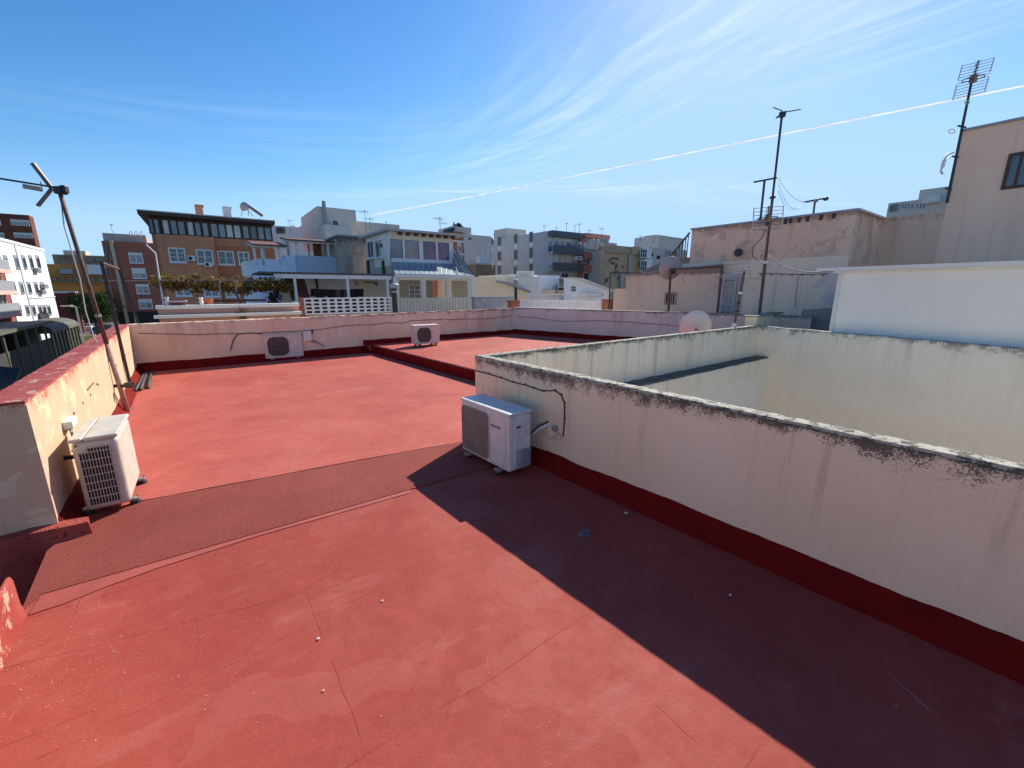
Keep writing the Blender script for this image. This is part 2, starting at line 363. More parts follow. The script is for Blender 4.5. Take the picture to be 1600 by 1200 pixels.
# recess by the gap in the left parapet
q0, q1 = LW0 + lw * .4, G0 - lw * 1.2
struct(MB().prism([q1 + dB*.3 + Vector((0,0,-.62)), q0 + dB*.3 + Vector((0,0,-.62)), q0 - dB * 3.2 + Vector((0,0,-.62)), q1 - dB * 3.2 + Vector((0,0,-.62))], (0,0,.05)).build('recess_floor', M['cant']))

def wall_strip(name, m, p, q, th, z0, zt0, zt1, side, parent=None, jit=.004, step=.06, zfun=None):
    """parapet from p to q, thickness th towards 'side', with a slightly uneven hand-made top"""
    L = (q - p).length; n = max(2, int(L / step)); d = (q - p) / n; mb = MB(); side = side.normalized()
    for i in range(n + 1):
        b = p + d * i; zt = zt0 + (zt1 - zt0) * i / n
        w1 = noise.noise(Vector((b.x * 3, b.y * 3, z0))) * jit * 2
        for (o, z, jo, jz) in ((0, z0, 0, 0), (0, zt - .012, 1, .5), (.012, zt, 1, 1), (th * .5, zt + .002, 0, 1), (th - .012, zt, 1, 1), (th, zt - .012, 1, .5), (th, z0, 0, 0)):
            e = side * (o + (rnd.uniform(-jit, jit) * .6 * jo)); mb.v.append((b.x + e.x, b.y + e.y, z + jz * (w1 + rnd.uniform(-jit, jit))))
    for i in range(n):
        for k in range(6):
            a = i*7+k; mb.f.append((a, a+1, a+8, a+7))
        mb.f.append((i*7+6, i*7, i*7+7, i*7+13))
    mb.f.append(tuple(range(7))); mb.f.append(tuple(n*7+k for k in range(7)))
    return mb.build(name, m, parent)
def cant_strip(p, q, out, z0, h, w, parent, m, name='skirting', jit=.006):
    L = (q - p).length; n = max(2, int(L / .07)); d = (q - p) / n; mb = MB(); out = out.normalized()
    for i in range(n + 1):
        b = p + d * i; hh = h + noise.noise(Vector((b.x*2.3, b.y*2.3, 5))) * jit * 3 + rnd.uniform(-jit, jit)*.5; ww = w + noise.noise(Vector((b.x*1.7, b.y*1.7, 9))) * jit * 3
        for o, z in ((-.01, z0 - .01), (-.01, z0 + hh), (.004, z0 + hh), (.012, z0 + hh * .9), (ww * .5, z0 + hh * .33), (ww, z0 + .003), (ww, z0 - .01)):
            mb.v.append((b.x + out.x * o, b.y + out.y * o, z))
    for i in range(n):
        for k in range(6): a = i*7+k; mb.f.append((a, a+1, a+8, a+7))
        mb.f.append((i*7+6, i*7, i*7+7, i*7+13))
    mb.f.append(tuple(range(7))); mb.f.append(tuple(n*7+k for k in range(7)))
    return mb.build(name, m, parent, smooth=True)

M['cream_wall'] = plaster('cream_wall', (.60,.46,.28), (.62,.43,.29), 1.3, top=1.0, band=.22, moldc=(.42,.10,.07), mold=.35, streakc=(.66,.38,.28), streak=.5, streakscale=9, patch=(.68,.56,.36), patchamt=.56, bump=.45)
M['far_wall'] = plaster('far_wall', (.86,.60,.41), (.92,.71,.50), 1.2, top=1.06, band=.16, moldc=(.17,.09,.07), mold=.42, streakc=(.42,.24,.22), streak=.45, streakscale=3, patch=(.90,.80,.66), patchamt=.60, bump=.35)
M['right_wall'] = plaster('right_wall', (.80,.59,.47), (.85,.68,.56), 1.2, top=1.10, band=.14, moldc=(.14,.09,.08), mold=.42, streakc=(.38,.24,.23), streak=.4, streakscale=3)
M['near_wall'] = plaster('near_wall', (.90,.69,.44), (.93,.75,.52), .9, top=.945, band=.17, moldc=(.055,.042,.030), mold=.56, streakc=(.74,.52,.39), streak=.35, streakscale=22, bump=.5, bumpd=.005, cream=(.62,.56,.42), grime=.16)
M['well_wall'] = plaster('well_wall', (.93,.83,.66), (.85,.75,.58), .8, top=.97, band=.14, moldc=(.08,.075,.06), mold=.5, streakc=(.30,.30,.26), streak=.6, streakscale=5, bump=.3)
M['well_back'] = plaster('well_back', (.93,.82,.65), (.84,.74,.58), .6, top=.98, band=.26, moldc=(.12,.12,.11), mold=.42, streakc=(.27,.28,.25), streak=.45, streakscale=3, bump=.3)
M['red_top'] = plaster('red_top', (.33,.050,.038), (.38,.075,.055), 3, patch=(.52,.33,.22), patchamt=.57, bump=.4, rough=.6)
M['mold_top'] = plaster('mold_top', (.50,.46,.36), (.36,.33,.26), 9, patch=(.10,.09,.07), patchamt=.52, bump=.8)
M['plinth'] = plaster('rough_red_plinth', (.34,.055,.04), (.42,.085,.06), 6, patch=(.18,.03,.02), patchamt=.58, bump=1.0, bumpd=.03)

def cap_strip(name, m, p, q, th, z0, z1, side, parent, over=.0):
    side = side.normalized(); L = (q - p).length; n = max(2, int(L / .06)); mb = MB()
    for i in range(n + 1):
        b = p + (q - p) * i / n; zt = z0 + (z1 - z0) * i / n
        for o, z in ((-over, zt - .006), (-over + .004, zt + .010), (th + over - .004, zt + .010), (th + over, zt - .006)):
            e = side * (o + rnd.uniform(-.002,.002)); mb.v.append((b.x + e.x, b.y + e.y, z + rnd.uniform(-.002,.003)))
    for i in range(n):
        for k in range(3): a = i*4+k; mb.f.append((a, a+1, a+5, a+4))
        mb.f.append((i*4+3, i*4, i*4+4, i*4+7))
    mb.f += [(0,1,2,3), tuple(n*4+k for k in range(4))]
    return mb.build(name, m, parent)

# left parapet
lo = Vector((lw.y, -lw.x, 0)); lo = lo if lo.dot(Vector((1,1,0))) > 0 else -lo        # towards the terrace
t = thing('parapet_wall', 'sunlit cream parapet with a red painted top behind the loose steel frame', 'wall', tuple(LW0))
wall_strip('wall', M['cream_wall'], LW0 - lo*.0, LW1 + lw * .3, .22, -.6, .985, .985, -lo, t)
cap_strip('coping', M['red_top'], LW0, LW1 + lw * .3, .22, .99, .985, -lo, t, .002)
cant_strip(LW0 + lw * .02, LW1, lo, 0, .14, .11, t, M['cant'])
endf = MB().prism([LW0 + Vector((0,0,-.62)) + lo*.13, LW0 + Vector((0,0,-.62)) - lo*2, LW0 + Vector((0,0,-.62)) - lo*2 + lw*.05, LW0 + Vector((0,0,-.62)) + lo*.13 + lw*.05], (0,0,.68)); 
e_ = LW0 + lw*.004 - lo*.215; MB().prism([e_ + Vector((0,0,-.6)), e_ - lo*.22 + Vector((0,0,-.6)), e_ - lo*.22 + lw*.3 + Vector((0,0,-.6)), e_ + lw*.3 + Vector((0,0,-.6))], (0,0,1.57)).build('end_pier', M['cream_wall'], t)
# rough red plinth under the end of the parapet
pb = MB(); nseg = 14
base = LW0 - lw * .10
for i in range(nseg + 1):
    b = base + lo * .16 - lo * (i * 2.0 / nseg)
    for o, z in ((0, -.62), (0, -.02), (.03, .10), (.12, .115)):
        pb.v.append((b.x + lw.x*(o) + rnd.uniform(-.012,.012), b.y + lw.y*o + rnd.uniform(-.012,.012), z + rnd.uniform(-.014,.014)))
for i in range(nseg):
    for k in range(3): a = i*4+k; pb.f.append((a, a+1, a+5, a+4))
pb.f.append((0,1,2,3)); pb.build('plinth', M['plinth'], t)
# second piece of the left parapet, nearer than the gap
t = thing('parapet_wall', 'short end of a parapet at the lower left beyond the gap', 'wall', tuple(G0))
wall_strip('wall', M['cream_wall'], G0 - lo*.10, G1 - lo*.10, .30, -.6, .985, .985, -lo, t)
cap_strip('coping', M['red_top'], G0 - lo*.10, G1 - lo*.10, .30, .985, .985, -lo, t, .002)
cant_strip(G0 + lw*.0, G1, lo, 0, .24, .02, t, M['red_top'])
MB().prism([G0 + lo*.02, G0 - lo*.115 + Vector((0,0,.24)), G0 - lo*.115 + Vector((0,0,-.6)), G0 + lo*.02 + Vector((0,0,-.6))], tuple(-lw * 6)).build('skirting_slope', M['red_top'], t)

# far parapet
t = thing('parapet_wall', 'long pink weathered parapet across the far end with two air conditioners before it', 'wall', tuple(LW1))
wall_strip('wall', M['far_wall'], LW1 - FWL.d * .02, FWL.pt(9.8, 0), .18, -.1, 1.0, 1.075, -FWL.n, t, jit=.006)
cant_strip(LW1, FWL.pt(4.9, 0), FWL.n, 0, .19, .10, t, M['cant'])
cant_strip(FWL.pt(4.7, 0), FWL.pt(9.8, 0), FWL.n, .22, .13, .10, t, M['cant'])
t = thing('parapet_wall', 'pink weathered parapet running from the brick pier to the cream dish', 'wall', tuple(FC))
wall_strip('wall', M['right_wall'], FC, RWE, .2, -.1, 1.085, 1.10, -RW.n, t, jit=.006)
cap_strip('coping', M['mold_top'], FC, RWE, .2, 1.09, 1.105, -RW.n, t, .003)
cant_strip(RW.pt(0,0), RW.pt(8.2,0), RW.n, .22, .15, .10, t, M['cant'])

# light well
t = thing('light_well_wall', 'pale plaster wall with black lichen under its top, beside the large air conditioner', 'wall', tuple(PC))
wall_strip('wall', M['near_wall'], PC, endN, .11, -.3, .955, .90, -PN.n, t, jit=.006, step=.03)
cap_strip('coping', M['mold_top'], PC + PN.d*.003, endN, .11, .962, .907, -PN.n, t, .0)
cant_strip(PC + PN.d * .0, endN, PN.n, 0, .155, .09, t, M['cant'])
MB().prism([p + Vector((0,0,-3.2)) for p in (PC - PN.n*.02, endN - PN.n*.02, endN - PN.n*.108, PC - PN.n*.108)], (0,0,2.9)).build('lower_wall', M['well_wall'], t)
t = thing('light_well_wall', 'streaked pale wall with a dark ledge along its inner side', 'wall', tuple(PC))
pls = PC + PL.d * .10 - PL.n*0
wall_strip('wall', M['well_wall'], PC - PN.n*.112 + PL.d*.0, PLE, .11, -.3, .955, .965, PN.d, t, jit=.005) if False else None
outn = PL.n if PL.n.dot(PN.d) < 0 else -PL.n       # away from the light well
wall_strip('wall', M['well_wall'], PC + PL.d * .112, PLE + PL.d*.1, .11, -.3, .958, .968, -outn, t, jit=.005)
cap_strip('coping', M['mold_top'], PC + PL.d * .112, PLE + PL.d*.1, .11, .962, .972, -outn, t, .0)
cant_strip(PC + PL.d * .0, PL.pt(2.1,0), outn, 0, .15, .09, t, M['cant']); cant_strip(PL.pt(2.1,0), PLE, outn, .22, .13, .09, t, M['cant'])
inn = -outn
M['white_low'] = plaster('white_low', (.90,.84,.74), (.85,.79,.70), .7, bump=.2, grime=.08)
wall_strip('ledge', M['mold_dark'] if 'mold_dark' in M else plaster('mold_dark', (.16,.15,.13), (.10,.095,.085), 4, patch=(.34,.33,.28), patchamt=.62, bump=.6), PC + PL.d*.112 + inn*.112, PLE + inn*.112, .26, .24, .325, .36, inn, t, jit=.006)
wall_strip('ledge_front', M['well_wall'], PC + PL.d*.112 + inn*.374, PLE + inn*.374, .012, .02, .30, .335, inn, t, jit=.004)
MB().prism([p + Vector((0,0,-3.2)) for p in (PC + PL.d*.115 + inn*.112, PLE + inn*.112, PLE + inn*.352, PC + PL.d*.115 + inn*.352)], (0,0,3.35)).build('lower_wall', M['white_low'], t)
t = thing('light_well_wall', 'grey green streaked wall across the far side of the light well below the white box', 'wall', tuple(PLE))
wall_strip('wall', M['well_back'], PLE + PL.d * .0 + inn*.112, BW.pt(9, 0) , .16, -3.2, .965, .90, -BW.n if BW.n.dot(-PL.d) > 0 else BW.n, t, jit=.005)
slabp = [PC, endN, endN + dB*7, PLE]
struct(MB().prism([Vector((p.x,p.y,-3.3)) for p in slabp], (0,0,.1)).build('light_well_floor', flat('well_floor', (.3,.29,.26), .9)))
# own building below the terrace
M['own'] = plaster('own_wall', (.5,.42,.36), (.45,.36,.3), .4)
own = [LW0 - lo*.28 , LW1 - lo*.28 + lw*.3, FWL.pt(9.8,0,-.16), FWL.pt(9.8,0,-.16) + (RWE - FC), PLE + V2(.2,.2), PC + V2(.05,.05), endN, endN + V2(-5,-4), G1 - lo*.28]
struct(MB().prism([Vector((p.x,p.y,-7.5)) for p in own], (0,0,6.88)).build('own_building_base', M['own']))
# ------------------------------------------------------------------ ground
struct(MB().add([(-1500,-300,-7.5),(1500,-300,-7.5),(1500,2500,-7.5),(-1500,2500,-7.5)], [(0,1,2,3)]).build('ground', plaster('asphalt', (.10,.095,.09), (.13,.125,.12), .15, streakc=None)))
# ------------------------------------------------------------------ shared materials
M['steel_rust'] = flat('rusty_steel', (.13,.075,.05), .75, var=.5, scale=25, bump=.4)
M['steel_dark'] = flat('dark_steel', (.045,.040,.038), .6, var=.4, scale=25)
M['galv'] = flat('galvanised', (.38,.37,.35), .5, .6, var=.2, scale=30)
M['alu'] = flat('aluminium', (.55,.54,.52), .45, .5, var=.15, scale=20)
M['ac'] = flat('ac_enamel', (.72,.68,.60), .38, var=.07, scale=9, bump=.05)
M['ac_old'] = flat('ac_enamel_yellowed', (.58,.52,.42), .45, var=.12, scale=8, bump=.1)
M['ac_pink'] = flat('ac_enamel_dusty', (.68,.60,.50), .5, var=.1, scale=8)
M['dark'] = flat('dark_gap', (.018,.018,.02), .6)
M['blackp'] = flat('black_plastic', (.02,.02,.022), .5)
M['whitep'] = flat('white_plastic', (.75,.73,.68), .45)
M['greyp'] = flat('grey_plastic', (.30,.31,.32), .5)
M['tape'] = flat('insulation_tape', (.70,.70,.68), .5, var=.15, scale=60)
M['cable_w'] = flat('pale_cable', (.62,.54,.46), .6)
M['cable_p'] = flat('painted_cable', (.22,.13,.12), .7)
M['cable_k'] = flat('black_cable', (.03,.028,.03), .6)
M['screw'] = flat('screw', (.05,.05,.05), .4, .6)
M['grille'] = flat('tan_grille', (.30,.22,.17), .6, var=.1)
M['finback'] = flat('coil', (.10,.09,.09), .5, .3)
M['label'] = flat('sticker', (.62,.60,.55), .5)
M['ink'] = flat('print', (.05,.05,.06), .6)
def text_mesh(name, txt, size, m, parent, loc, rz=0, rx=R(90), ext=.0006):
    cu = bpy.data.curves.new(name, 'FONT'); cu.body = txt; cu.size = size; cu.extrude = ext; cu.align_x = 'LEFT'
    tmp = bpy.data.objects.new(name + '_t', cu); COL.objects.link(tmp)
    me = bpy.data.meshes.new_from_object(tmp.evaluated_get(bpy.context.evaluated_depsgraph_get())); bpy.data.objects.remove(tmp)
    ob = bpy.data.objects.new(name, me); COL.objects.link(ob); me.materials.clear(); me.materials.append(m)
    me.transform(Matrix.Translation(Vector(loc)) @ Matrix.Rotation(rz, 4, 'Z') @ Matrix.Rotation(rx, 4, 'X'))
    ob.parent = parent; return ob
def loc_build(mb, name, m, parent, **k):
    """build a mesh given in the parent's own coordinates"""
    o = mb.build(name, m, None, **k); o.parent = parent; return o
def rrect(w, h, r, n=5, cx=0, cz=0):
    P = []
    for (sx, sz, a0) in ((1,1,0),(-1,1,90),(-1,-1,180),(1,-1,270)):
        for i in range(n + 1):
            a = R(a0 + 90 * i / n); P.append((cx + sx*(w/2-r) + r*math.cos(a), cz + sz*(h/2-r) + r*math.sin(a)))
    return P
# ------------------------------------------------------------------ air conditioners
def ac_common(t, W, D, H, z0, mat_):
    loc_build(MB().box((-W/2,0,z0),(W/2,D,z0+H-.03)), 'case', mat_, t, bevel=.018, seg=3)
    loc_build(MB().box((-W/2-.006,-.006,z0+H-.03),(W/2+.006,D+.006,z0+H)), 'top_cover', mat_, t, bevel=.012, seg=3)
    for sx in (-1, 1):
        mb = MB().box((sx*W*.33-.035,-.045,z0-.018),(sx*W*.33+.035,D+.045,z0-.004)).box((sx*W*.33-.03,-.05,z0-.018),(sx*W*.33-.02,-.04,z0+.012)).box((sx*W*.33+.02,-.05,z0-.018),(sx*W*.33+.03,-.04,z0+.012))
        f = loc_build(mb, 'foot', M['galv'], t)
        for y in (-.015, D+.015):
            p = MB().lathe((sx*W*.33, y, 0), ((.032,0),(.034,.012),(.024,.016),(.022,z0-.018)), 12)
            loc_build(p, 'rubber_pad', M['blackp'], t if False else f)
def ac_front_slats(t, W, H, z0, gx0, gx1, gz0, gz1, r, mat_, back, n, slatm):
    """fan opening with a rounded outline, dark inside, fan hub and upright wires"""
    cx, cz, w_, h_ = (gx0+gx1)/2, (gz0+gz1)/2, gx1-gx0, gz1-gz0
    loop = rrect(w_, h_, r, 6, cx, cz)
    loc_build(MB().prism([(x, -.0015, z) for x, z in loop], (0, -.002, 0)), 'fan_opening', back, t)
    g = MB(); rim = [Vector((x, -.008, z)) for x, z in loop]; g.tube(rim + rim[:2], .006, 6)
    for i in range(1, n):
        x = gx0 + w_ * i / n; e = min(x - gx0, gx1 - x); ins = r - math.sqrt(max(0, r*r - (r-e)**2)) if e < r else 0
        g.tube([(x, -.009, gz0 + ins), (x, -.009, gz1 - ins)], .0028, 4)
    for k in range(1, 5):
        z = gz0 + h_ * k / 5; g.tube([(gx0+.004, -.011, z), (gx1-.004, -.011, z)], .002, 4)
    loc_build(g, 'grille', slatm, t)
    if n < 30: fan = MB().lathe((cx, -.004, cz), ((.05,0),(.05,.002),(.03,.004)), 16, Matrix.Rotation(R(90), 4, 'X')); loc_build(fan, 'fan_hub', M['blackp'], t)

# large unit by the light well
acx = Vector((.50,-.59,0)).normalized(); t = thing('air_conditioner', 'large beige air conditioner with pipes and dark lettering against the light well wall', 'air conditioner', (0,0,0), math.atan2(acx.y, acx.x))
ctr = (Vector((-.53,4.17,0)) + Vector((-.025,3.575,0))) / 2
t.matrix_basis = Matrix.Translation(ctr) @ Matrix.Rotation(math.atan2(acx.y, acx.x), 4, 'Z'); BASE[t.name] = t.matrix_basis.copy(); BIGAC = t
W_, D_, H_, Z_ = .775, .275, .565, .055
ac_common(t, W_, D_, H_, Z_, M['ac'])
ac_front_slats(t, W_, H_, Z_, -.365, .075, Z_+.035, Z_+H_-.065, .045, M['ac'], flat('fan_opening_tan', (.42,.33,.28), .6), 30, flat('tan_wire', (.34,.25,.20), .6))
pnl = MB(); lp = [Vector((x,-.003,z)) for x,z in rrect(.235,.47,.012,3,.222,Z_+.27)]; pnl.tube(lp+lp[:2], .0025, 5); loc_build(pnl, 'panel_seam', M['ac_pink'], t)
tx = text_mesh('brand_lettering', 'JUNKERS', .030, M['ink'], t, (.150,-.0035,Z_+.392))
tri = MB().prism([(.122,-.002,Z_+.412),(.146,-.002,Z_+.412),(.134,-.002,Z_+.388)], (0,-.002,0)).box((.132,-.004,Z_+.380),(.136,-.002,Z_+.392)); loc_build(tri, 'brand_mark', M['ink'], t)
sd_ = MB().box((W_/2+.001,.055,Z_+.045),(W_/2+.012,.255,Z_+.50)); loc_build(sd_, 'service_cover', M['ac'], t, bevel=.006)
loc_build(MB().box((W_/2+.012,.075,Z_+.27),(W_/2+.0135,.135,Z_+.46)), 'sticker', M['label'], t)
loc_build(MB().box((W_/2+.013,.08,Z_+.415),(W_/2+.0145,.13,Z_+.435)), 'sticker', M['ink'], t)
loc_build(MB().box((W_/2+.012,.15,Z_+.33),(W_/2+.0135,.24,Z_+.46)), 'sticker', M['label'], t)
loc_build(MB().box((W_/2+.012,.08,Z_+.20),(W_/2+.0135,.13,Z_+.262)), 'sticker', M['ac_pink'], t)
vb = MB(); nn = 12
for i in range(nn + 1):
    a = math.pi * i / nn
    for z, rr in ((Z_+.03, .035), (Z_+.17, .05), (Z_+.20, .062)):
        vb.v.append((W_/2 + .010 + rr * math.sin(a), .165 - .09 * math.cos(a), z))
for i in range(nn):
    for k in range(2): a = i*3+k; vb.f.append((a, a+1, a+4, a+3))
vb.f.append(tuple(i*3 for i in range(nn+1))); vb.f.append(tuple(i*3+2 for i in range(nn+1))[::-1])
loc_build(vb, 'valve_cover', M['greyp'], t, smooth=False)
for x, y, z in ((-W_/2+.30,-.009,Z_+H_-.042),(W_/2+.008,.03,Z_+H_-.036),(W_/2+.008,.25,Z_+H_-.036),(.30,-.004,Z_+.035)):
    loc_build(MB().lathe((x,y,z),((.005,-.003),(.005,.003)),8,Matrix.Rotation(R(90),4,'X')), 'screw', M['screw'], t)
iM = BIGAC.matrix_basis.inverted()
# pipes from the unit to the wall (kept with the unit)
wallp = [PN.px(855, 662, .0), PN.px(846, 668, .05)]
vstart = BIGAC.matrix_basis @ Vector((W_/2+.035,.17,Z_+.17))
path = [vstart, PN.px(826, 694, .16) + Vector((0,0,.0)), PN.px(838, 680, .10), PN.px(848, 668, .05), PN.px(857, 662, -.01)]
loc_build(MB().tube([iM @ p for p in path[:2]] , .020, 10), 'pipe', M['tape'], t, smooth=True)
loc_build(MB().tube([iM @ p for p in (path[1], path[2])], .024, 10), 'pipe_foam', M['blackp'], t, smooth=True)
loc_build(MB().tube([iM @ p for p in (path[2], path[3], path[4])], .020, 10), 'pipe', M['tape'], t, smooth=True)
loc_build(MB().tube([iM @ (p + Vector((0,0,.022)) + PN.n*.01) for p in path], .009, 8), 'pipe', M['blackp'], t, smooth=True)

# unit by the left parapet, its coil end towards us
xa = Vector((-.59,.81,0)).normalized(); f0 = Vector((-3.04,3.03,0))
t = thing('air_conditioner', 'yellowed air conditioner standing by the sunlit left parapet, coil end towards us', 'air conditioner')
W_, D_, H_, Z_ = .64, .26, .585, .055
t.matrix_basis = Matrix.Translation(f0 + xa * W_/2) @ Matrix.Rotation(math.atan2(xa.y, xa.x), 4, 'Z'); BASE[t.name] = t.matrix_basis.copy()
loc_build(MB().box((-W_/2,0,Z_),(W_/2,D_,Z_+H_-.03)), 'case', M['ac_old'], t, bevel=.035, seg=4)
loc_build(MB().box((-W_/2-.006,-.006,Z_+H_-.03),(W_/2+.006,.185,Z_+H_)).box((-W_/2-.006,.190,Z_+H_-.032),(W_/2+.006,D_+.006,Z_+H_-.002)), 'top_cover', M['ac_old'], t, bevel=.012, seg=3)
gb = MB().box((-W_/2-.002,.055,Z_+.045),(-W_/2+.004,.225,Z_+.47)).box((-W_/2-.002,.055,Z_+.47),(-W_/2+.004,.18,Z_+.505)); loc_build(gb, 'coil', M['dark'], t)
gg = MB()
for i in range(11):
    y = .055 + .17 * i / 10; gg.box((-W_/2-.012,y-.0015,Z_+.045),(-W_/2-.003,y+.0015,Z_+(.505 if y < .182 else .47)))
for k in range(8):
    z = Z_+.045 + .425 * k / 7; gg.box((-W_/2-.0125,.055,z-.0022),(-W_/2-.0022,.225,z+.0022))
gg.box((-W_/2-.0125,.055,Z_+.502),(-W_/2-.0022,.182,Z_+.509)); loc_build(gg, 'coil_guard', M['ac_old'], t)
loc_build(MB().box((-W_/2-.006,.20,Z_+.478),(-W_/2-.001,D_-.01,Z_+.489)), 'cable_tie', M['cable_w'], t)
for sx in (-1,1):
    f = loc_build(MB().box((sx*.22-.025,-.035,Z_-.018),(sx*.22+.025,D_+.035,Z_-.002)).tube([(sx*.22,-.03,Z_-.01),(sx*.22,-.03,Z_+.03)],.006,6), 'foot', M['galv'], t)
    for y in (-.01, D_+.01): loc_build(MB().lathe((sx*.22,y,0),((.04,0),(.036,.02),(.028,.037)),12), 'rubber_pad', M['blackp'], f)
loc_build(MB().tube([(.0,D_,Z_+.36),(.0,D_+.05,Z_+.36),(.02,D_+.2,Z_+.36)], .018, 8), 'pipe', M['blackp'], t, smooth=True)
loc_build(MB().lathe((-W_/2-.008,.23,Z_+.53),((.008,-.002),(.008,.002)),8,Matrix.Rotation(R(90),4,'Y')), 'screw', M['screw'], t)
LWF = Fac(LW0, q=LW1)
jb = MB(); LWF.pbox(jb, 96, 654, 107, 669, .0, .06); o = jb.build('junction_box', M['whitep'], bevel=.006); tag(o, 'small white junction box on the sunlit left parapet above an air conditioner', 'junction box')
cb_ = MB()
def sag(a, b, d, n=10): return [a.lerp(b, i/n) + Vector((0,0,-d*4*(i/n)*(1-i/n))) for i in range(n+1)]
acw = t.matrix_basis
cb_.tube(sag(LWF.px(101,667,.03), acw @ Vector((-.2,D_,Z_+.42)), .10), .006, 6); cb_.tube(sag(LWF.px(104,668,.03), acw @ Vector((-.3,D_,Z_+.49)), .04), .005, 6); cb_.tube(sag(LWF.px(99,668,.03), LWF.px(108,702,.05), .02), .005, 6)
tag(cb_.build('cable', M['greyp'], smooth=True), 'loose grey cables hanging from the junction box to the left air conditioner', 'cable')

# two units at the far parapet
def far_ac(cx, cy, z, ang, W_, H_, lab, r, px_):
    t = thing('air_conditioner', lab, 'air conditioner'); t.matrix_basis = Matrix.Translation((cx,cy,z)) @ Matrix.Rotation(R(ang),4,'Z'); BASE[t.name] = t.matrix_basis.copy()
    ac_common(t, W_, .29, H_, .06, M['ac_pink'])
    ac_front_slats(t, W_, H_, .06, -W_/2+.07, -W_/2+.07+H_*.76, .06+H_*.10, .06+H_*.86, r, M['ac_pink'], flat('dark_fan', (.055,.045,.042), .6), 13, M['grille'])
    loc_build(MB().box((W_/2,.1,.12),(W_/2+.045,.25,.32)), 'valve_cover', M['ac'], t, bevel=.02)
    loc_build(MB().box((W_/2-.14,-.003,.06+H_*.76),(W_/2-.05,-.0005,.06+H_*.80)), 'badge', M['label'], t)
    return t
aM = far_ac(-5.79, 10.33, 0, 35, .84, .60, 'wide dusty air conditioner at the far parapet with a junction box beside it', .14, 0)
aR = far_ac(-2.27, 11.35, .22, 33, .70, .50, 'small air conditioner standing on the raised part of the roof', .13, 0)
# place them exactly where their feet are seen
def put(o, px, py, z, ang, W):
    p = gr(px, py, z); d = Vector((math.cos(R(ang)), math.sin(R(ang)), 0)); M_ = Matrix.Translation(Vector((p.x,p.y,z)) + d * W/2) @ Matrix.Rotation(R(ang),4,'Z'); o.matrix_basis = M_; BASE[o.name] = M_.copy()
put(aM, 416, 565, 0, 35, .84); put(aR, 649, 542, .22, 33, .70)

# boxes, cables and clips on the far parapet
mb = MB(); FWL.pbox(mb, 473, 517, 486, 532, .0, .09); tag(mb.build('junction_box', M['whitep'], bevel=.008), 'square white junction box between the wide air conditioner and its cables', 'junction box')
def wallcable(fac, pix, r, m, name, lab, o=.015, clips=True, cat='cable', wob=0):
    t = thing(name, lab, cat, tuple(fac.px(*pix[0], o)))
    pts = []
    for i in range(len(pix) - 1):
        for k in range(4):
            f = k / 4; pts.append(fac.px(pix[i][0]*(1-f)+pix[i+1][0]*f, pix[i][1]*(1-f)+pix[i+1][1]*f + (rnd.uniform(-wob,wob)), o))
    pts.append(fac.px(*pix[-1], o)); MB().tube(pts, r, 6).build('sheath', m, t, smooth=True)
    if clips:
        for p in pix[1:-1]:
            q = fac.px(p[0], p[1], 0); c = MB(); a, z = fac.hit(*p); fac.box(c, a-r*.8, a+r*.8, z-r*1.1, z+r*2.2, 0, o+r*.9); c.build('clip', M['blackp'], t)
    return t
wallcable(FWL, [(216,521),(300,523),(360,521),(399,521),(428,519),(457,518),(485,516),(512,513),(537,509),(561,508),(584,507),(607,504),(629,505),(642,501),(668,500),(687,499),(720,499),(760,498),(800,493)], .008, M['cable_p'], 'cable', 'long clipped cable running along the whole far parapet', wob=.5)
wallcable(FWL, [(360,548),(364,532),(371,522),(392,520),(410,522)], .011, M['cable_k'], 'cable', 'dark cable looping down the far parapet left of the wide air conditioner', clips=False)
wallcable(FWL, [(690,511),(705,501),(718,499)], .010, M['cable_w'], 'cable', 'short pale cable rising right of the small raised air conditioner', clips=False)
wallcable(RW, [(808,494),(840,497),(880,502),(930,501),(960,502),(979,503),(1001,505),(1023,506),(1045,508),(1062,510)], .008, M['cable_p'], 'cable', 'clipped cable running along the right pink parapet towards the cream dish', wob=.4)
mb = MB(); mb.tube([FWL.px(485,533,.04), FWL.px(497,535,.05), gr(500,545,.1), gr(498,551,.03), gr(520,553,.012), gr(560,548,.012), gr(600,545,.03)], .013, 6); mb.tube([FWL.px(486,530,.04), FWL.px(505,540,.05), gr(530,545,.02), gr(560,546,.012), gr(590,545,.012)], .010, 6)
tag(mb.build('cable', M['cable_p'], smooth=True), 'two drooping cables lying in the shade right of the wide air conditioner', 'cable')
mb = MB(); mb.tube([FWL.px(478,532,.05), FWL.px(484,530,.04), FWL.px(488,516,.03)], .02, 8); tag(mb.build('pipe', M['blackp'], smooth=True), 'short black pipe bend below the square junction box', 'pipe')
mb = MB(); pp = [gr(x,y,.012) for x,y in ((412,560),(390,562),(366,564),(340,566))]
pts = [FWL.px(216,552,.02), gr(222,569,.04), gr(235,572,.012), gr(260,573,.012), gr(292,571,.012), gr(318,567,.012), gr(345,560,.02), gr(361,551,.05)]
tag(mb.tube(pts, .013, 7).build('cable', M['cable_w'], smooth=True), 'pale cable lying on the roof along the foot of the far parapet', 'cable')
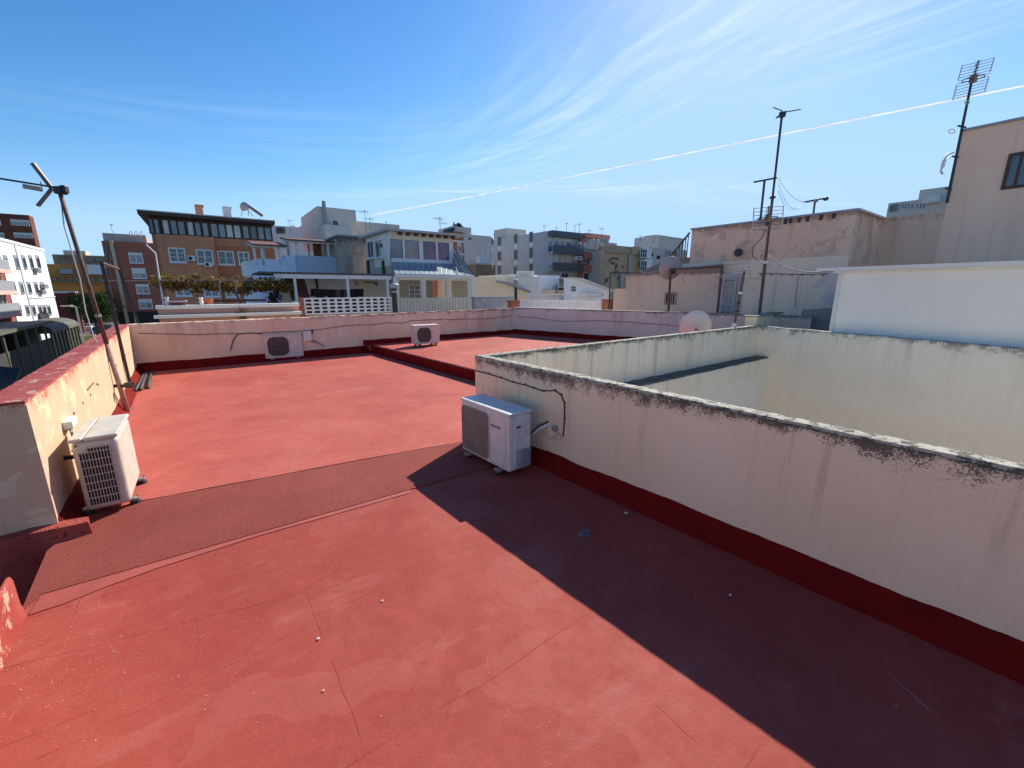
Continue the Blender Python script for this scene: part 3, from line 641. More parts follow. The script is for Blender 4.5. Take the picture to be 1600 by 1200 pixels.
# cable and socket on the light well wall
wallcable(PN, [(743,579),(765,584),(784,590),(803,597),(821,601),(835,606),(851,611),(868,610),(878,617),(883,630),(883,655),(881,680)], .0062, M['cable_k'], 'cable', 'black clipped cable running across the light well wall above the large air conditioner', o=.010, wob=.3)
mb = MB(); ang = math.atan2(PN.n.y, PN.n.x)
hub = PN.px(869,669,0); Mx = Matrix.Rotation(ang, 4, 'Z') @ Matrix.Rotation(R(90),4,'Y'); mb.lathe(hub, ((.030,0),(.030,.028),(.026,.034),(.014,.035)), 16, Mx)
tag(mb.build('socket', M['galv']), 'round metal cable outlet on the light well wall beside the pipes', 'socket')
mb = MB(); mb.tube([PN.px(854,668,.01), PN.px(853,678,.02), PN.px(860,685,.02), PN.px(867,683,.015), PN.px(872,676,.01), PN.px(878,681,.01), PN.px(876,687,.012), PN.px(870,687,.012), PN.px(868,680,.012)], .005, 6)
mb.tube([PN.px(871,672,.02), PN.px(876,680,.02), PN.px(883,682,.012)], .004, 5)
tag(mb.build('cable', M['cable_w'], smooth=True), 'curled pale cable hanging below the round outlet', 'cable')

# ------------------------------------------------------------------ steel frame, pipes and pole by the left parapet
A_, B_ = gr(206,612), gr(223,578) + Vector((lo.x,lo.y,0))*.20; zt = 2.18
t = thing('gantry', 'dark steel frame of two posts and a top rail standing by the sunlit parapet', 'frame', tuple(A_))
ptop, qtop = at(158,408,A_.y), at(185,418,B_.y)
def bar(p, q, w, m, name, par, n=4): return MB().tube([p, q], w, n).build(name, m, par)
bar(A_, ptop, .032, M['steel_dark'], 'post', t); bar(B_, qtop, .032, M['steel_dark'], 'post', t); bar(ptop + Vector((0,0,-.03)), qtop + Vector((0,0,-.03)), .028, M['steel_rust'], 'rail', t)
MB().box((A_.x-.07,A_.y-.05,.0),(A_.x+.07,A_.y+.05,.012)).build('base_plate', M['steel_dark'], t)
MB().tube([B_ + Vector((-.1,-.3,.02)), B_ + Vector((-.15,-.1,.5)), B_.lerp(qtop,.6)], .008, 5).build('wire', M['cable_w'], t, smooth=True)
for i, (x0,y0,x1,y1) in enumerate(((211,611,226,583),(219,609,230,582),(231,606,237,581))):
    p, q = gr(x0,y0,.026), gr(x1,y1,.026)
    o = MB().tube([p, p.lerp(q,.5), q], .026, 10).build('steel_tube', M['steel_dark'], smooth=True)
    tag(o, ['steel tube lying on the roof, leftmost of three by the frame foot','steel tube lying in the middle of three on the roof','steel tube lying on the roof, rightmost of the three'][i], 'tube', 'steel tubes lying on the roof')
PB = gr(185,646) + Vector((lo.x,lo.y,0))*.10; t = thing('antenna_pole', 'tall rusty pole with a large yagi head by the left parapet', 'antenna', (PB.x,PB.y,0))
ptop = at(92,296, PB.y + .05)
MB().tube([PB, PB.lerp(ptop, .33)], .030, 10).build('lower_tube', flat('faded_pink_steel', (.40,.24,.20), .7, var=.3, scale=20), t, smooth=True)
MB().tube([PB.lerp(ptop,.33), PB.lerp(ptop,.68), ptop], .026, 10, .022).build('pole', M['steel_rust'], t, smooth=True)
MB().lathe(PB.lerp(ptop,.46), ((.034,-.02),(.034,.02)), 10).build('clamp', M['galv'], t)
q = PB.lerp(ptop, .13); MB().box(tuple(q - Vector((.20,.02,.02))), tuple(q + Vector((.16,.02,.02)))).build('wall_bracket', M['steel_dark'], t)
MB().box(tuple(q + Vector((.10,-.04,-.02))), tuple(q + Vector((.18,.04,.05)))).build('bracket_block', M['blackp'], t)
Yp = ptop.y; c = at(94,297,Yp)
MB().box(tuple(c - Vector((.045,.05,.05))), tuple(c + Vector((.05,.05,.04)))).build('head_clamp', M['blackp'], t, bevel=.01)
MB().box(tuple(at(101,295,Yp) - Vector((.035,.03,.05))), tuple(at(101,295,Yp) + Vector((.03,.03,.04)))).build('head_box', M['blackp'], t, bevel=.01)
b0 = at(94,294,Yp); b1 = at(0,279,Yp-.25); b2 = b0 + (b1-b0)*1.6
MB().tube([b0 + (b0-b1)*.05, b2], .012, 6).build('boom', M['steel_dark'], t)
def plate(p, q, w, name, m, par):
    d = (q-p).normalized(); u = d.cross(Vector((0,1,0))).normalized()*w/2; v = Vector((0,.012,0))
    return MB().prism([p-u-v, q-u-v, q+u-v, p+u-v], (0,.024,0)).build(name, m, par)
rm = flat('antenna_reflector', (.20,.17,.15), .5, .4, var=.2)
plate(at(81,294,Yp), at(51,255,Yp-.1), .05, 'reflector_arm', rm, t); plate(at(81,295,Yp), at(59,322,Yp-.1), .035, 'reflector_arm', rm, t)
plate(at(37,291,Yp-.12), at(65,296,Yp-.12), .055, 'dipole', flat('dipole_tan', (.36,.29,.24), .5, .3), t)
MB().tube([at(63,284,Yp-.1), at(66,297,Yp-.1)], .006, 5).build('element', M['steel_dark'], t)
cbp = [at(94,300,Yp), PB.lerp(ptop,.85)+Vector((-.05,-.03,0)), PB.lerp(ptop,.62)+Vector((-.06,-.03,0)), PB.lerp(ptop,.48)+Vector((-.12,-.03,0)), PB.lerp(ptop,.36)+Vector((-.11,-.04,0)), PB.lerp(ptop,.27)+Vector((-.01,-.03,0)), PB.lerp(ptop,.16)+Vector((-.09,-.03,0)), PB.lerp(ptop,.02)+Vector((-.05,-.03,.0))]
MB().tube(cbp, .007, 6).build('antenna_cable', M['cable_w'], t, smooth=True)
# holes and scars of old fixings on the sunlit parapet
for (x,y) in ((141,616),(129,630),(115,645),(160,592),(176,578)):
    pass
mb = MB()
for (x,y) in ((141,617),(129,630),(115,646),(150,600),(153,601),(177,576),(182,571),(196,555),(200,552)):
    a, z = LWF.hit(x, y); LWF.box(mb, a-.012, a+.012, z-.012, z+.012, -.005, .006)
LWF.box(mb, *(lambda a, b: (a[0], b[0], a[1]-.006, a[1]+.006))(LWF.hit(136,609), LWF.hit(147,606)), -.005, .008)
tag(mb.build('fixing_scars', M['steel_rust']), 'dark rusty fixing stubs left in the sunlit parapet above the air conditioner', 'fixings')

# ------------------------------------------------------------------ stones and flakes on the near roof
stone_m = flat('pale_stone', (.62,.55,.48), .8, var=.25, scale=60)
def stone(px, py, r, lab, m=stone_m, cat='stone', squash=.6):
    p = gr(px, py); n1, n2 = 6, 8; mb = MB(); prof = [(max(.001, r*math.sin(math.pi*i/n1)), r*squash*(1-math.cos(math.pi*i/n1))) for i in range(n1+1)]
    mb.lathe((p.x,p.y,0), prof, n2); rr = random.Random(px*7+py)
    mb.v = [(x + rr.uniform(-.2,.2)*r, y + rr.uniform(-.2,.2)*r + (x-p.x)*.3, max(0, z + rr.uniform(-.12,.12)*r)) for x,y,z in mb.v]
    return tag(mb.build('stone', m), lab, cat)
stone(497,999,.008,'pale pebble lying on the sunlit roof nearest the lower middle')
stone(597,940,.007,'pebble half in shadow on the sunlit roof right of centre')
stone(598,938.5,.004,'tiny chip touching the pebble right of centre')
stone(1141,931,.009,'white chip lying alone in the shadow of the light well wall')
stone(1407,981,.010,'white chip in the shadow close to the red skirting')
stone(505,1080,.006,'small white crumb on the sunlit roof below the pebble')
stone(978,802,.016,'grey mortar lump in the shadow near the large air conditioner', squash=.25)
o = stone(913,834,.05,'flat grey mortar smear in the shadow near the skirting', flat('grey_mortar',(.20,.12,.11),.9), 'mortar', .04)
deb = MB(); rr = random.Random(11)
def flake(x, y, s):
    a = rr.uniform(0, 6.3); c_, s_ = math.cos(a)*s, math.sin(a)*s
    deb.prism([(x-c_, y-s_, .0005), (x+s_*.5, y-c_*.5, .0005), (x+c_, y+s_, .0005), (x-s_*.4, y+c_*.4, .0005)], (0,0,s*.5))
for i in range(360):
    if i % 3: cx, cy, sx, sy = rr.choice(((-1.9,1.75,.35,.18),(-1.55,2.05,.4,.2),(-1.2,1.5,.5,.3),(-1.7,1.45,.3,.15),(-.7,2.2,.5,.3),(-2.1,1.6,.3,.2))); x, y = rr.gauss(cx,sx), rr.gauss(cy,sy)
    else: x, y = rr.uniform(-2.4,2.2), rr.uniform(1,4.5)
    q = (Vector((x,y,0)) - PC)
    if (Vector((x,y,0))-PC).dot(PN.n) < .12 and x > -.4: continue
    if x < -2.5: continue
    flake(x, y, rr.choice((.0015,.002,.002,.003,.004)))
deb = deb.build('debris', flat('pale_flakes', (.60,.42,.36), .7)); deb['kind'] = 'stuff'; deb['label'] = 'pale grit and paint flakes scattered over the red roof'

# ================================================================== the town around
def col(name, c, c2=None, **k):
    if name not in M and name not in ('white_render',): c = tuple(min(.92, x*1.25) for x in c); c2 = tuple(min(.92, x*1.25) for x in c2) if c2 else None
    if name not in M:
        k.setdefault('bump', .15); M[name] = plaster(name, c, c2 or tuple(x*.88 for x in c), k.pop('scale', .5), **k)
    return M[name]
GL = flat('window_glass', (.035,.05,.065), .08, spec=.9, var=.3, scale=.8)
GLB = flat('window_glass_light', (.16,.19,.21), .12, spec=.9, var=.35, scale=.7)
WF = flat('white_frame', (.74,.72,.68), .5, var=.06); DF = flat('brown_frame', (.07,.035,.025), .6); SH = flat('shutter_white', (.66,.65,.61), .7, var=.08)
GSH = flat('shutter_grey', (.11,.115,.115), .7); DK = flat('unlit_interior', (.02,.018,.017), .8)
def win(fac, par, x0, y0, x1, y1, fm=None, gm=None, n=2, shut=0, dep=.06, bars=0, sill=False, fw=.07, name='window', shm=None):
    fm = fm or WF; gm = gm or GL; my, mx_ = (y0+y1)/2, (x0+x1)/2
    a0, a1 = sorted((fac.hit(x0,my)[0], fac.hit(x1,my)[0])); z1, z0 = fac.hit(mx_,y0)[1], fac.hit(mx_,y1)[1]
    return winm(fac, par, a0, a1, z0, z1, fm, gm, n, shut, dep, bars, sill, fw, name, shm)
def winm(fac, par, a0, a1, z0, z1, fm, gm, n=2, shut=0, dep=.06, bars=0, sill=False, fw=.07, name='window', shm=None):
    m = MB(); fac.box(m, a0-fw, a0, z0-fw, z1+fw, 0, dep); fac.box(m, a1, a1+fw, z0-fw, z1+fw, 0, dep); fac.box(m, a0, a1, z1, z1+fw, 0, dep); fac.box(m, a0, a1, z0-fw, z0, 0, dep)
    for k in range(1, n):
        c = a0 + (a1-a0)*k/n; fac.box(m, c-fw*.4, c+fw*.4, z0, z1, 0, dep*.7)
    for k in range(1, bars + 1):
        c = z0 + (z1-z0)*k/(bars+1); fac.box(m, a0, a1, c-.02, c+.02, 0, dep*.65)
    f = m.build(name, fm, par)
    g = MB(); fac.box(g, a0, a1, z0, z1, -.01, dep*.3); g.build('pane', gm, f)
    if shut > 0: g = MB(); fac.box(g, a0, a1, z1-(z1-z0)*shut, z1, -.01, dep*.55); g.build('shutter', shm or SH, f)
    if sill: g = MB(); fac.box(g, a0-fw*1.5, a1+fw*1.5, z0-fw*1.9, z0-fw*1.02, 0, dep*2.4); g.build('sill', fm, f)
    return f
def bld(name, lab, cat, fac): return thing(name, lab, cat, tuple(fac.pt(0, -7.5)))
def body(fac, par, x0, x1, ytop, depth, m, name='wall', z0=-7.5, ymid=None, o=0):
    """block from pixel column x0 to x1, its top passing the pixel row ytop at x0"""
    zt = fac.hit(x0, ytop)[1]; a0, a1 = fac.hit(x0, ytop)[0], fac.hit(x1, ymid or ytop)[0]
    mb = MB(); fac.box(mb, min(a0,a1), max(a0,a1), z0, zt, o-depth, o); mb.build(name, m, par); return a0, a1, zt
def acbox(fac, par, x0, y0, x1, y1, dep=.3, m=None, lab=None, grp=None):
    """small wall-hung condenser, a thing of its own"""
    my, mx_ = (y0+y1)/2, (x0+x1)/2
    a0, a1 = sorted((fac.hit(x0,my)[0], fac.hit(x1,my)[0])); z1, z0 = fac.hit(mx_,y0)[1], fac.hit(mx_,y1)[1]
    t = thing('air_conditioner', lab, 'air conditioner', tuple(fac.pt(a0, z0)), group=grp)
    mb = MB(); fac.box(mb, a0, a1, z0, z1, .04, dep); mb.build('case', m or WF, t)
    r = (z1-z0)*.36; c = fac.pt(a0+(a1-a0)*.38, (z0+z1)/2, dep+.004); Mx = Matrix.Rotation(math.atan2(fac.n.y, fac.n.x),4,'Z') @ Matrix.Rotation(R(90),4,'Y')
    MB().lathe(c, ((r,0),(r,.006)), 14, Mx).build('fan_opening', M['dark'], t)
    mb = MB(); fac.box(mb, a0+.05, a0+.1, z0-.06, z0, 0, dep*.9); fac.box(mb, a1-.1, a1-.05, z0-.06, z0, 0, dep*.9); mb.build('bracket', M['galv'], t)
    return t
def aerial(px, py0, py1, Y, lab, n=5, w=.8, rot=20, kind=0, m=None):
    p, q = at(px, py1, Y), at(px, py0, Y); q = Vector((p.x, p.y, q.z)); m = m or M['steel_dark']; k = Y / 60 + .35
    t = thing('tv_aerial', lab, 'aerial', tuple(p)); r = .018 * k
    MB().tube([p, q], r, 5).build('mast', m, t)
    d = Vector((math.cos(R(rot)), math.sin(R(rot))*.6, .08)).normalized(); e = Vector((-d.y, d.x, 0))
    mb = MB(); c = q + Vector((0,0,-.12)); L = (q-p).length * .42 * w
    mb.tube([c - d*L*.5, c + d*L], r*.7, 4)
    for i in range(n): a = c + d*L*(i/n - .3); h = L*.22*(1-.05*i); mb.tube([a - e*h*.3 - Vector((0,0,h)), a + e*h*.3 + Vector((0,0,h))], r*.5, 4)
    if kind: c2 = q.lerp(p, .4); mb.tube([c2 - d*L*.9, c2 + d*L*.3], r*.6, 4); [mb.tube([c2 - d*L*f - Vector((0,0,L*.2)), c2 - d*L*f + Vector((0,0,L*.2))], r*.5, 4) for f in (.2,.5,.8)]
    mb.build('antenna', m, t); return t

# --- dark brown tower far left
f = fpx(0, 150, AB); t = bld('apartment_tower', 'dark red brick tower with pale window bands at the far left skyline', 'building', f)
br = col('dark_brick', (.16,.055,.03), (.12,.04,.025)); body(f, t, -60, 43, 329, 5, br)
for (y0,y1) in ((344,352),(364,371)):
    winm(f, t, f.hit(18,348)[0], f.hit(45,348)[0], f.hit(30,y1)[1], f.hit(30,y0)[1], WF, GLB, 7, .35, .3, 0, False, .12)
    winm(f, t, f.hit(-30,348)[0], f.hit(1,348)[0], f.hit(0,y1)[1], f.hit(0,y0)[1], WF, GLB, 5, .3, .3, 0, False, .12)
# --- white block, left
f = fpx(82, 50, AA); WBf = f; t = bld('apartment_building', 'sunlit white apartment block with rows of narrow windows at the left edge', 'building', f)
wt = col('white_render', (.80,.80,.78), (.74,.74,.73), streakc=(.55,.55,.54), streak=.3, streakscale=.8)
zt = f.hit(70,393)[1]; aL = f.hit(11,440)[0]
mb = MB(); f.box(mb, aL, 0, -7.5, zt, -12, 0); mb.build('wall', wt, t)
mb = MB(); f.box(mb, aL-.1, .1, zt, zt+.25, -12, .08); mb.build('parapet', wt, t)
for (y, xs, hh) in ((409, (9,25,37,48,59), 18), (449, (21,33,45,56,66), 16), (484, (30,42,52,62,69,76), 14)):
    for x in xs: win(f, t, x-2, y-hh/2, x+2.6, y+hh/2, M['greyp'], GL, 1, .2, .05, 0, True, .06, shm=M['greyp'])
mb = MB(); f.box(mb, f.hit(44,470)[0]-.05, f.hit(44,470)[0]+.05, -7.5, zt, 0, .08); mb.build('drainpipe', WF, t)
mb = MB(); f.box(mb, f.hit(45,466)[0], -.0, f.hit(60,465)[1]-.04, f.hit(60,465)[1]+.04, 0, .1); mb.build('string_course', SH, t)
for i,(x,y,l) in enumerate(((54,422,'upper'),(65,447,'middle'),(62,456,'lower'))):
    acbox(f, None, x-3, y-3, x+3, y+3, .4, M['greyp'], 'dark condenser hung on the white block, %s of the three on its wall' % l)
# --- reddish building at far left edge with balconies
f2 = Fac(f.pt(aL-.3,0), AA); t = bld('apartment_building', 'red apartment block with pink balcony slabs cut by the left edge', 'building', f2)
mb = MB(); f2.box(mb, -14, 0, -7.5, f2.hit(0,402)[1], -12, 0); mb.build('wall', col('brick_red', (.24,.075,.05)), t)
for y in (425, 457, 492):
    z = f2.hit(8,y)[1]; mb = MB(); f2.box(mb, -13, -.8, z-.15, z+.15, .02, .7); bl = mb.build('balcony', col('pink_slab', (.68,.38,.32)), t)
    mb = MB(); f2.box(mb, -13, -.9, z+.15, z+1.0, .60, .66); mb.build('railing', M['greyp'], bl)
    for k in range(4): winm(f2, t, -12.5+k*3.1, -10.6+k*3.1, z+.2, z+2.2, WF, GL, 2)
# --- ochre hillside block
f = fpx(74, 115, AB); t = bld('apartment_building', 'ochre stepped apartment block with awnings behind the green tree', 'building', f)
oc = col('ochre', (.50,.22,.06), (.42,.17,.045)); tb = col('tan_brick', (.30,.20,.12))
body(f, t, 55, 215, 412, 14, oc); body(f, t, 80, 190, 397, 10, tb, 'upper_storey', o=-.6); body(f, t, 95, 130, 390, 6, col('beige_render', (.50,.42,.34)), 'stair_tower', o=-2)
for x0,x1,y0,y1 in ((95,102,401,406),(104,110,401,406),(136,146,403,408),(150,160,403,408)): win(f, t, x0, y0, x1, y1, DF, GL, 2, 0, .1, o) if False else winm(f, t, f.hit(x0,404)[0], f.hit(x1,404)[0], f.hit(x0,y1)[1], f.hit(x0,y0)[1], DF, GL, 2, 0, .12)
mb = MB(); f.pbox(mb, 138, 414, 166, 429, .2, 1.4); mb.build('awning', SH, t)
mb = MB(); f.pbox(mb, 95, 420, 115, 428, .1, 1.0); mb.build('awning', M['greyp'], t)
for y in (432, 441):
    mb = MB(); f.pbox(mb, 80, y, 175, y+1, .0, 1.6); b_ = mb.build('balcony', tb, t)
for k in range(7): win(f, t, 82+k*12, 434, 88+k*12, 440, DF, GL, 2, .2, .1)
# --- maroon wall block in the street
f = fpx(82, 88, AB); t = bld('warehouse', 'maroon street wall with a pale coping behind the barrel roof', 'building', f)
body(f, t, 78, 118, 458, 2, col('maroon', (.15,.03,.03))); mb = MB(); f.pbox(mb, 78, 455.5, 118, 458, -2.1, .4); mb.build('coping', SH, t)
# --- brown block
f = fpx(158, 80, AB); t = bld('apartment_building', 'red brown apartment block with four stacked windows left of the orange building', 'building', f)
rb = col('red_brown', (.28,.105,.07), (.24,.085,.06)); body(f, t, 158, 262, 376, 14, rb)
body(f, t, 158, 226, 363, 10, col('beige_pent', (.40,.31,.26)), 'penthouse', o=-.8)
for x0, x1 in ((174, 181),): 
    mb = MB(); f.box(mb, f.hit(180,420)[0], f.hit(185.5,420)[0], -7.5, f.hit(180,376)[1], 0, .5); mb.build('pilaster', col('beige_pil', (.45,.34,.24)), t)
mb = MB(); f.pbox(mb, 160, 438, 250, 439.5, 0, .35); mb.build('string_course', col('beige_pil', (.45,.34,.24)), t)
for i,(x0,y0,x1,y1) in enumerate(((203,396,222,410),(208,420,227,434),(214,445,232,458),(218,468,237,481))): win(f, t, x0, y0, x1, y1, WF, GLB, 2, (.2,.5,.25,.35)[i], .15, 1, True, .12)
for y in (389,401,413,425,450,461,472): 
    win(f, t, 165, y-4, 168, y+4, DF, GL, 1, 0, .1, 0, False, .05); win(f, t, 171, y-4, 174, y+4, DF, GL, 1, 0, .1, 0, False, .05)
mb = MB(); f.pbox(mb, 186, 487, 250, 508, 0, .25); mb.build('garage_front', DK, t)
for k,x in enumerate((203,211,219)): mb = MB(); p = f.px(x, 370, -.7); MB().tube([p, p + Vector((0,0,.9)), p + Vector((.4,0,1.1)), p + Vector((.5,0,.3))], .07, 5).build('vent_pipe', SH, t)
aerial(176, 350, 364, 78, 'thin aerial on the red brown apartment block roof')

# --- orange building
f = fpx(252, 38, AB); OB = f; t = bld('apartment_building', 'large orange apartment block with a dark timber window band under its eaves', 'building', f)
org = col('orange_render', (.50,.215,.115), (.46,.19,.10), scale=.3, streakc=(.36,.15,.08), streak=.3, streakscale=1.2); org2 = col('orange_render_low', (.42,.15,.07), (.38,.13,.06), scale=.3)
zt = f.hit(228,372)[1] if False else f.hit(250,355)[1]
a0 = 0; a1 = f.hit(430,400)[0]; ab = f.hit(334,380)[0]
zb = f.hit(228,355)[1]; 
mb = MB(); f.box(mb, a0, a1, -7.5, zb-.55, -12, 0); mb.build('wall', org, t)
mb = MB(); f.box(mb, f.hit(250,400)[0], ab, -7.4, zb-.56, 0, .7); mb.build('bay', org, t)
mb = MB(); f.box(mb, ab, a1, -7.4, f.hit(380,386)[1], 0, .05); mb.build('lower_band', org2, t)
ze = f.hit(228,336)[1]
mb = MB(); f.box(mb, a0, a1, zb-.55, ze, -12, -.10); mb.build('band_backing', DF, t)
mb = MB(); f.box(mb, a0-.6, a1+.2, ze-.05, ze+.22, -12.5, .95); mb.build('eaves', DF, t)
mb = MB(); f.box(mb, a0-.6, a1+.2, ze+.22, ze+.30, -12.5, 1.02); mb.build('roof_edge', SH, t)
# the window band: posts and panes
npan = 0
segs = [(234,239),(241,247),(255,263),(268,276),(279,288),(294,302),(306,313),(318,325),(331,340),(343,352),(355,364),(367,376),(381,389),(393,401),(405,413),(416,424)]
for i,(x0,x1) in enumerate(segs):
    ym = 343 + (x0-230)*.13 + 7
    s0, s1 = f.hit(x0,ym)[0], f.hit(x1,ym)[0]; winm(f, t, s0, s1, zb-.42, ze-.32, DF, GL if i in (0,13) else (SH if i in (2,5,10,11) else GLB), 1, 0, .02, 0, False, .12)
for (x0,y0,x1,y1,nn) in ((266,389,288,408,2),(309,392,331,411,2),(342,394,364,412,2),(374,395,388,412,2)):
    ff = Fac(f.pt(0,0,.7), AB) if x0 < 334 else Fac(f.pt(0,0,.05), AB); win(ff, t, x0, y0, x1, y1, WF, GL, nn, 0, .08, 2 if x0 < 300 else 1, True, .10)
for (x0,y0,x1,y1) in ((276,449,297,456),(320,450,340,457),(353,451,372,458),(382,452,392,458)):
    ff = Fac(f.pt(0,0,.7), AB) if x0 < 334 else Fac(f.pt(0,0,.05), AB); win(ff, t, x0, y0, x1, y1+5, WF, GLB, 2, 0, .08, 1, True, .10)
# roof parapet and chimneys
zr = f.hit(245,327)[1]
mb = MB(); a = f.hit(246,330)[0]; f.box(mb, a, f.hit(420,345)[0], ze+.3, zr-.2, -6, -1.2); mb.build('roof_parapet', org, t)
def chim(x0, y0, x1, y1, m, lab=None):
    ff = Fac(f.pt(0,0,-1.6), AB); mb = MB(); ff.pbox(mb, x0, y0, x1, y1, -.9, 0); c = mb.build('chimney', m, t); mb = MB(); ff.pbox(mb, x0-1, y0, x1+1, y0+2, -1.0, .1); mb.build('chimney_cap', SH if m is not org else org2, c)
chim(305, 320, 317, 336, org); chim(349, 323, 361, 339, col('chimney_white', (.60,.58,.54)))
mb = MB(); g_ = Fac(f.pt(0,0,-1.2), AB)
for x in (290,380,400): pass
acbox(Fac(f.pt(0,0,.7), AB), None, 293, 400, 305, 408, .4, None, 'condenser between the two left windows of the orange block')
acbox(Fac(f.pt(0,0,.7), AB), None, 319, 410, 331, 417, .4, None, 'condenser right under a window of the orange block')
# solar water heater
ff = Fac(f.pt(0,0,-2.0), AB); t2 = thing('solar_water_heater', 'solar water heater with a round tank and tilted collector on the orange roof', 'water heater', tuple(ff.px(385,338)))
c = ff.px(382,322); Mx = Matrix.Rotation(R(90-AB),4,'Z') @ Matrix.Rotation(R(90),4,'X')
MB().lathe(c, ((.1,-1.1),(.34,-1.05),(.36,0),(.34,.25),(.1,.3)), 14, Mx).build('tank', M['galv'], t2, smooth=False)
p, q, u = ff.px(388,321), ff.px(411,337), -ff.n*1.1
MB().prism([p, q, q+u, p+u], (0,0,.10)).build('collector', M['blackp'], t2)
mb = MB(); [mb.tube([ff.px(x, y), ff.px(x2, 338)], .03, 5) for x,y,x2 in ((379,326,377),(385,326,396),(388,323,388))]; mb.build('stand', M['galv'], t2)

# --- terrace next door: pink-brown wall with cap, vine on a pergola
f = fpx(245, 10.6, AB); t = thing('terrace_wall', 'brown pink terrace wall with a cream coping under the vine', 'wall', tuple(f.pt(0,0)))
bw = col('brown_pink', (.52,.29,.20), (.46,.24,.17), scale=1.2); 
zt = f.hit(260,483)[1]
mb = MB(); f.box(mb, f.hit(247,490)[0], f.hit(468,485)[0], -1, zt, -.18, 0); mb.build('wall', bw, t)
mb = MB(); f.box(mb, f.hit(243,480)[0], f.hit(468,485)[0], zt, zt+.09, -.24, .06); mb.build('coping', col('cream_cap', (.76,.68,.58)), t)
mb = MB(); f.box(mb, f.hit(243,500)[0], f.hit(470,496)[0], 1.0, 1.075, .05, .30); mb.build('ledge', col('cream_cap', (.76,.68,.58)), t)
f = Fac(f.pt(0,0), AB); TW = f
t = thing('planter', 'dark red planter box with pale ends on the terrace wall', 'planter', tuple(f.px(275,476)))
mb = MB(); f.pbox(mb, 266, 468, 290, 478, -.34, -.06); mb.build('box', flat('planter_red', (.20,.04,.04), .6), t); mb = MB(); f.pbox(mb, 264, 470, 292, 472, -.36, -.04); mb.build('rim', SH, t)
for i,(x,l) in enumerate(((262,'left of the dark red planter'),(316,'right of the dark red planter'))):
    mb = MB(); b0 = f.px(x, 480, -.15); mb.lathe(b0, ((.05,0),(.05,.03),(.03,.06),(.055,.12),(.03,.19),(.05,.22),(.05,.25)), 10); tag(mb.build('baluster', col('cream_cap', (.76,.68,.58))), 'turned cream baluster standing %s' % l, 'baluster')
t = thing('flower_pot', 'terracotta pot row behind the coping of the terrace wall', 'flower pot', tuple(f.px(330,476)))
MB().lathe(f.px(327,479,-.3), ((.07,0),(.10,.16),(.11,.16),(.11,.2)), 12).build('pot', flat('terracotta', (.48,.14,.06), .8), t)
mb = MB(); f.pbox(mb, 338, 470, 430, 474, -2.2, -2.0); tag(mb.build('bench', flat('bench_dark', (.08,.04,.03), .7)), 'long dark bench board behind the terrace wall', 'bench')

VY = 15.5
# vine pergola: posts, beam, trunk, leaves
pf = fpx(250, 13.2, AB); t = thing('pergola', 'thin white pipe pergola carrying the brown vine', 'pergola', tuple(pf.px(257,480)))
for (x,y0,x2,y1) in ((258,480,243,396),(345,480,343,436),(372,480,368,440)): MB().tube([pf.px(x,y1+(y0-y1)*1.15), pf.px(x2,y0-84 if False else y1)], .022, 6).build('post', WF if x < 300 else M['galv'], t)
MB().tube([pf.px(243,396), pf.px(228,382)], .02, 5).build('arm', WF, t)
mb = MB(); mb.tube([pf.px(250,438), pf.px(440,438)], .018, 5)
for k in range(6): a = pf.px(255+k*36, 437); mb.tube([a, a - pf.n*1.8], .012, 4)
mb.build('wires', M['galv'], t)
t = thing('vine', 'brown autumn vine spread flat along the pergola in front of the orange block', 'vine', tuple(pf.px(378,480)))
mb = MB(); mb.tube([pf.px(380,492,.0), pf.px(375,470,.0), pf.px(368,456,.02), pf.px(363,446), pf.px(340,440)], .03, 7, .014); mb.tube([pf.px(368,456), pf.px(390,444), pf.px(430,440)], .016, 6, .008)
for k in range(14):
    x = 250 + k*13.5; mb.tube([pf.px(x,440,-rnd.uniform(0,1)), pf.px(x+rnd.uniform(10,26),rnd.uniform(430,446),-rnd.uniform(0,1.5)), pf.px(x+rnd.uniform(26,40),rnd.uniform(428,456),-rnd.uniform(0,1.5))], .009, 4)
mb.build('trunk', flat('vine_wood', (.11,.07,.05), .9), t)
def leafcloud(name, par, m, centres, n, size, spread, seed, flatz=.5):
    r = random.Random(seed); mb = MB()
    for i in range(n):
        c = r.choice(centres); p = c + Vector((r.gauss(0,spread), r.gauss(0,spread), r.gauss(0,spread*flatz)))
        nrm = Vector((r.gauss(0,1), r.gauss(0,1), r.gauss(.4,1))).normalized(); u = nrm.orthogonal().normalized(); v = nrm.cross(u); s = size * r.uniform(.5,1.3)
        a = r.uniform(0,6.3); u, v = u*math.cos(a)+v*math.sin(a), v*math.cos(a)-u*math.sin(a)
        mb.add([p - u*s, p - v*s*.6, p + u*s, p + v*s*.6 + nrm*s*.25], [(0,1,2),(0,2,3)])
    return mb.build(name, m, par)
def leafmat(name, c, c2, c3, scale=2.2, tr=.25):
    g = G(name); n1 = g.noise(scale, 4, .7); n2 = g.voro(scale*9, out='Color'); cc = g.mix(g.rng(n1,.35,.65), c, c2); cc = g.mix(g.rng(g.sep(0,n2),.55,.8), cc, c3)
    m = g.done(cc, .7, spec=.3)
    tl = N(g.t, 'ShaderNodeBsdfTranslucent'); g.t.links.new(cc, tl.inputs[0]); ms = N(g.t, 'ShaderNodeMixShader'); ms.inputs[0].default_value = tr
    g.t.links.new(g.b.outputs[0], ms.inputs[1]); g.t.links.new(tl.outputs[0], ms.inputs[2]); g.t.links.new(ms.outputs[0], g.t.nodes['Material Output'].inputs[0]); return m
vl = leafmat('vine_leaves', (.16,.09,.04), (.24,.13,.04), (.34,.24,.05), 3)
rv = random.Random(5); cen = []
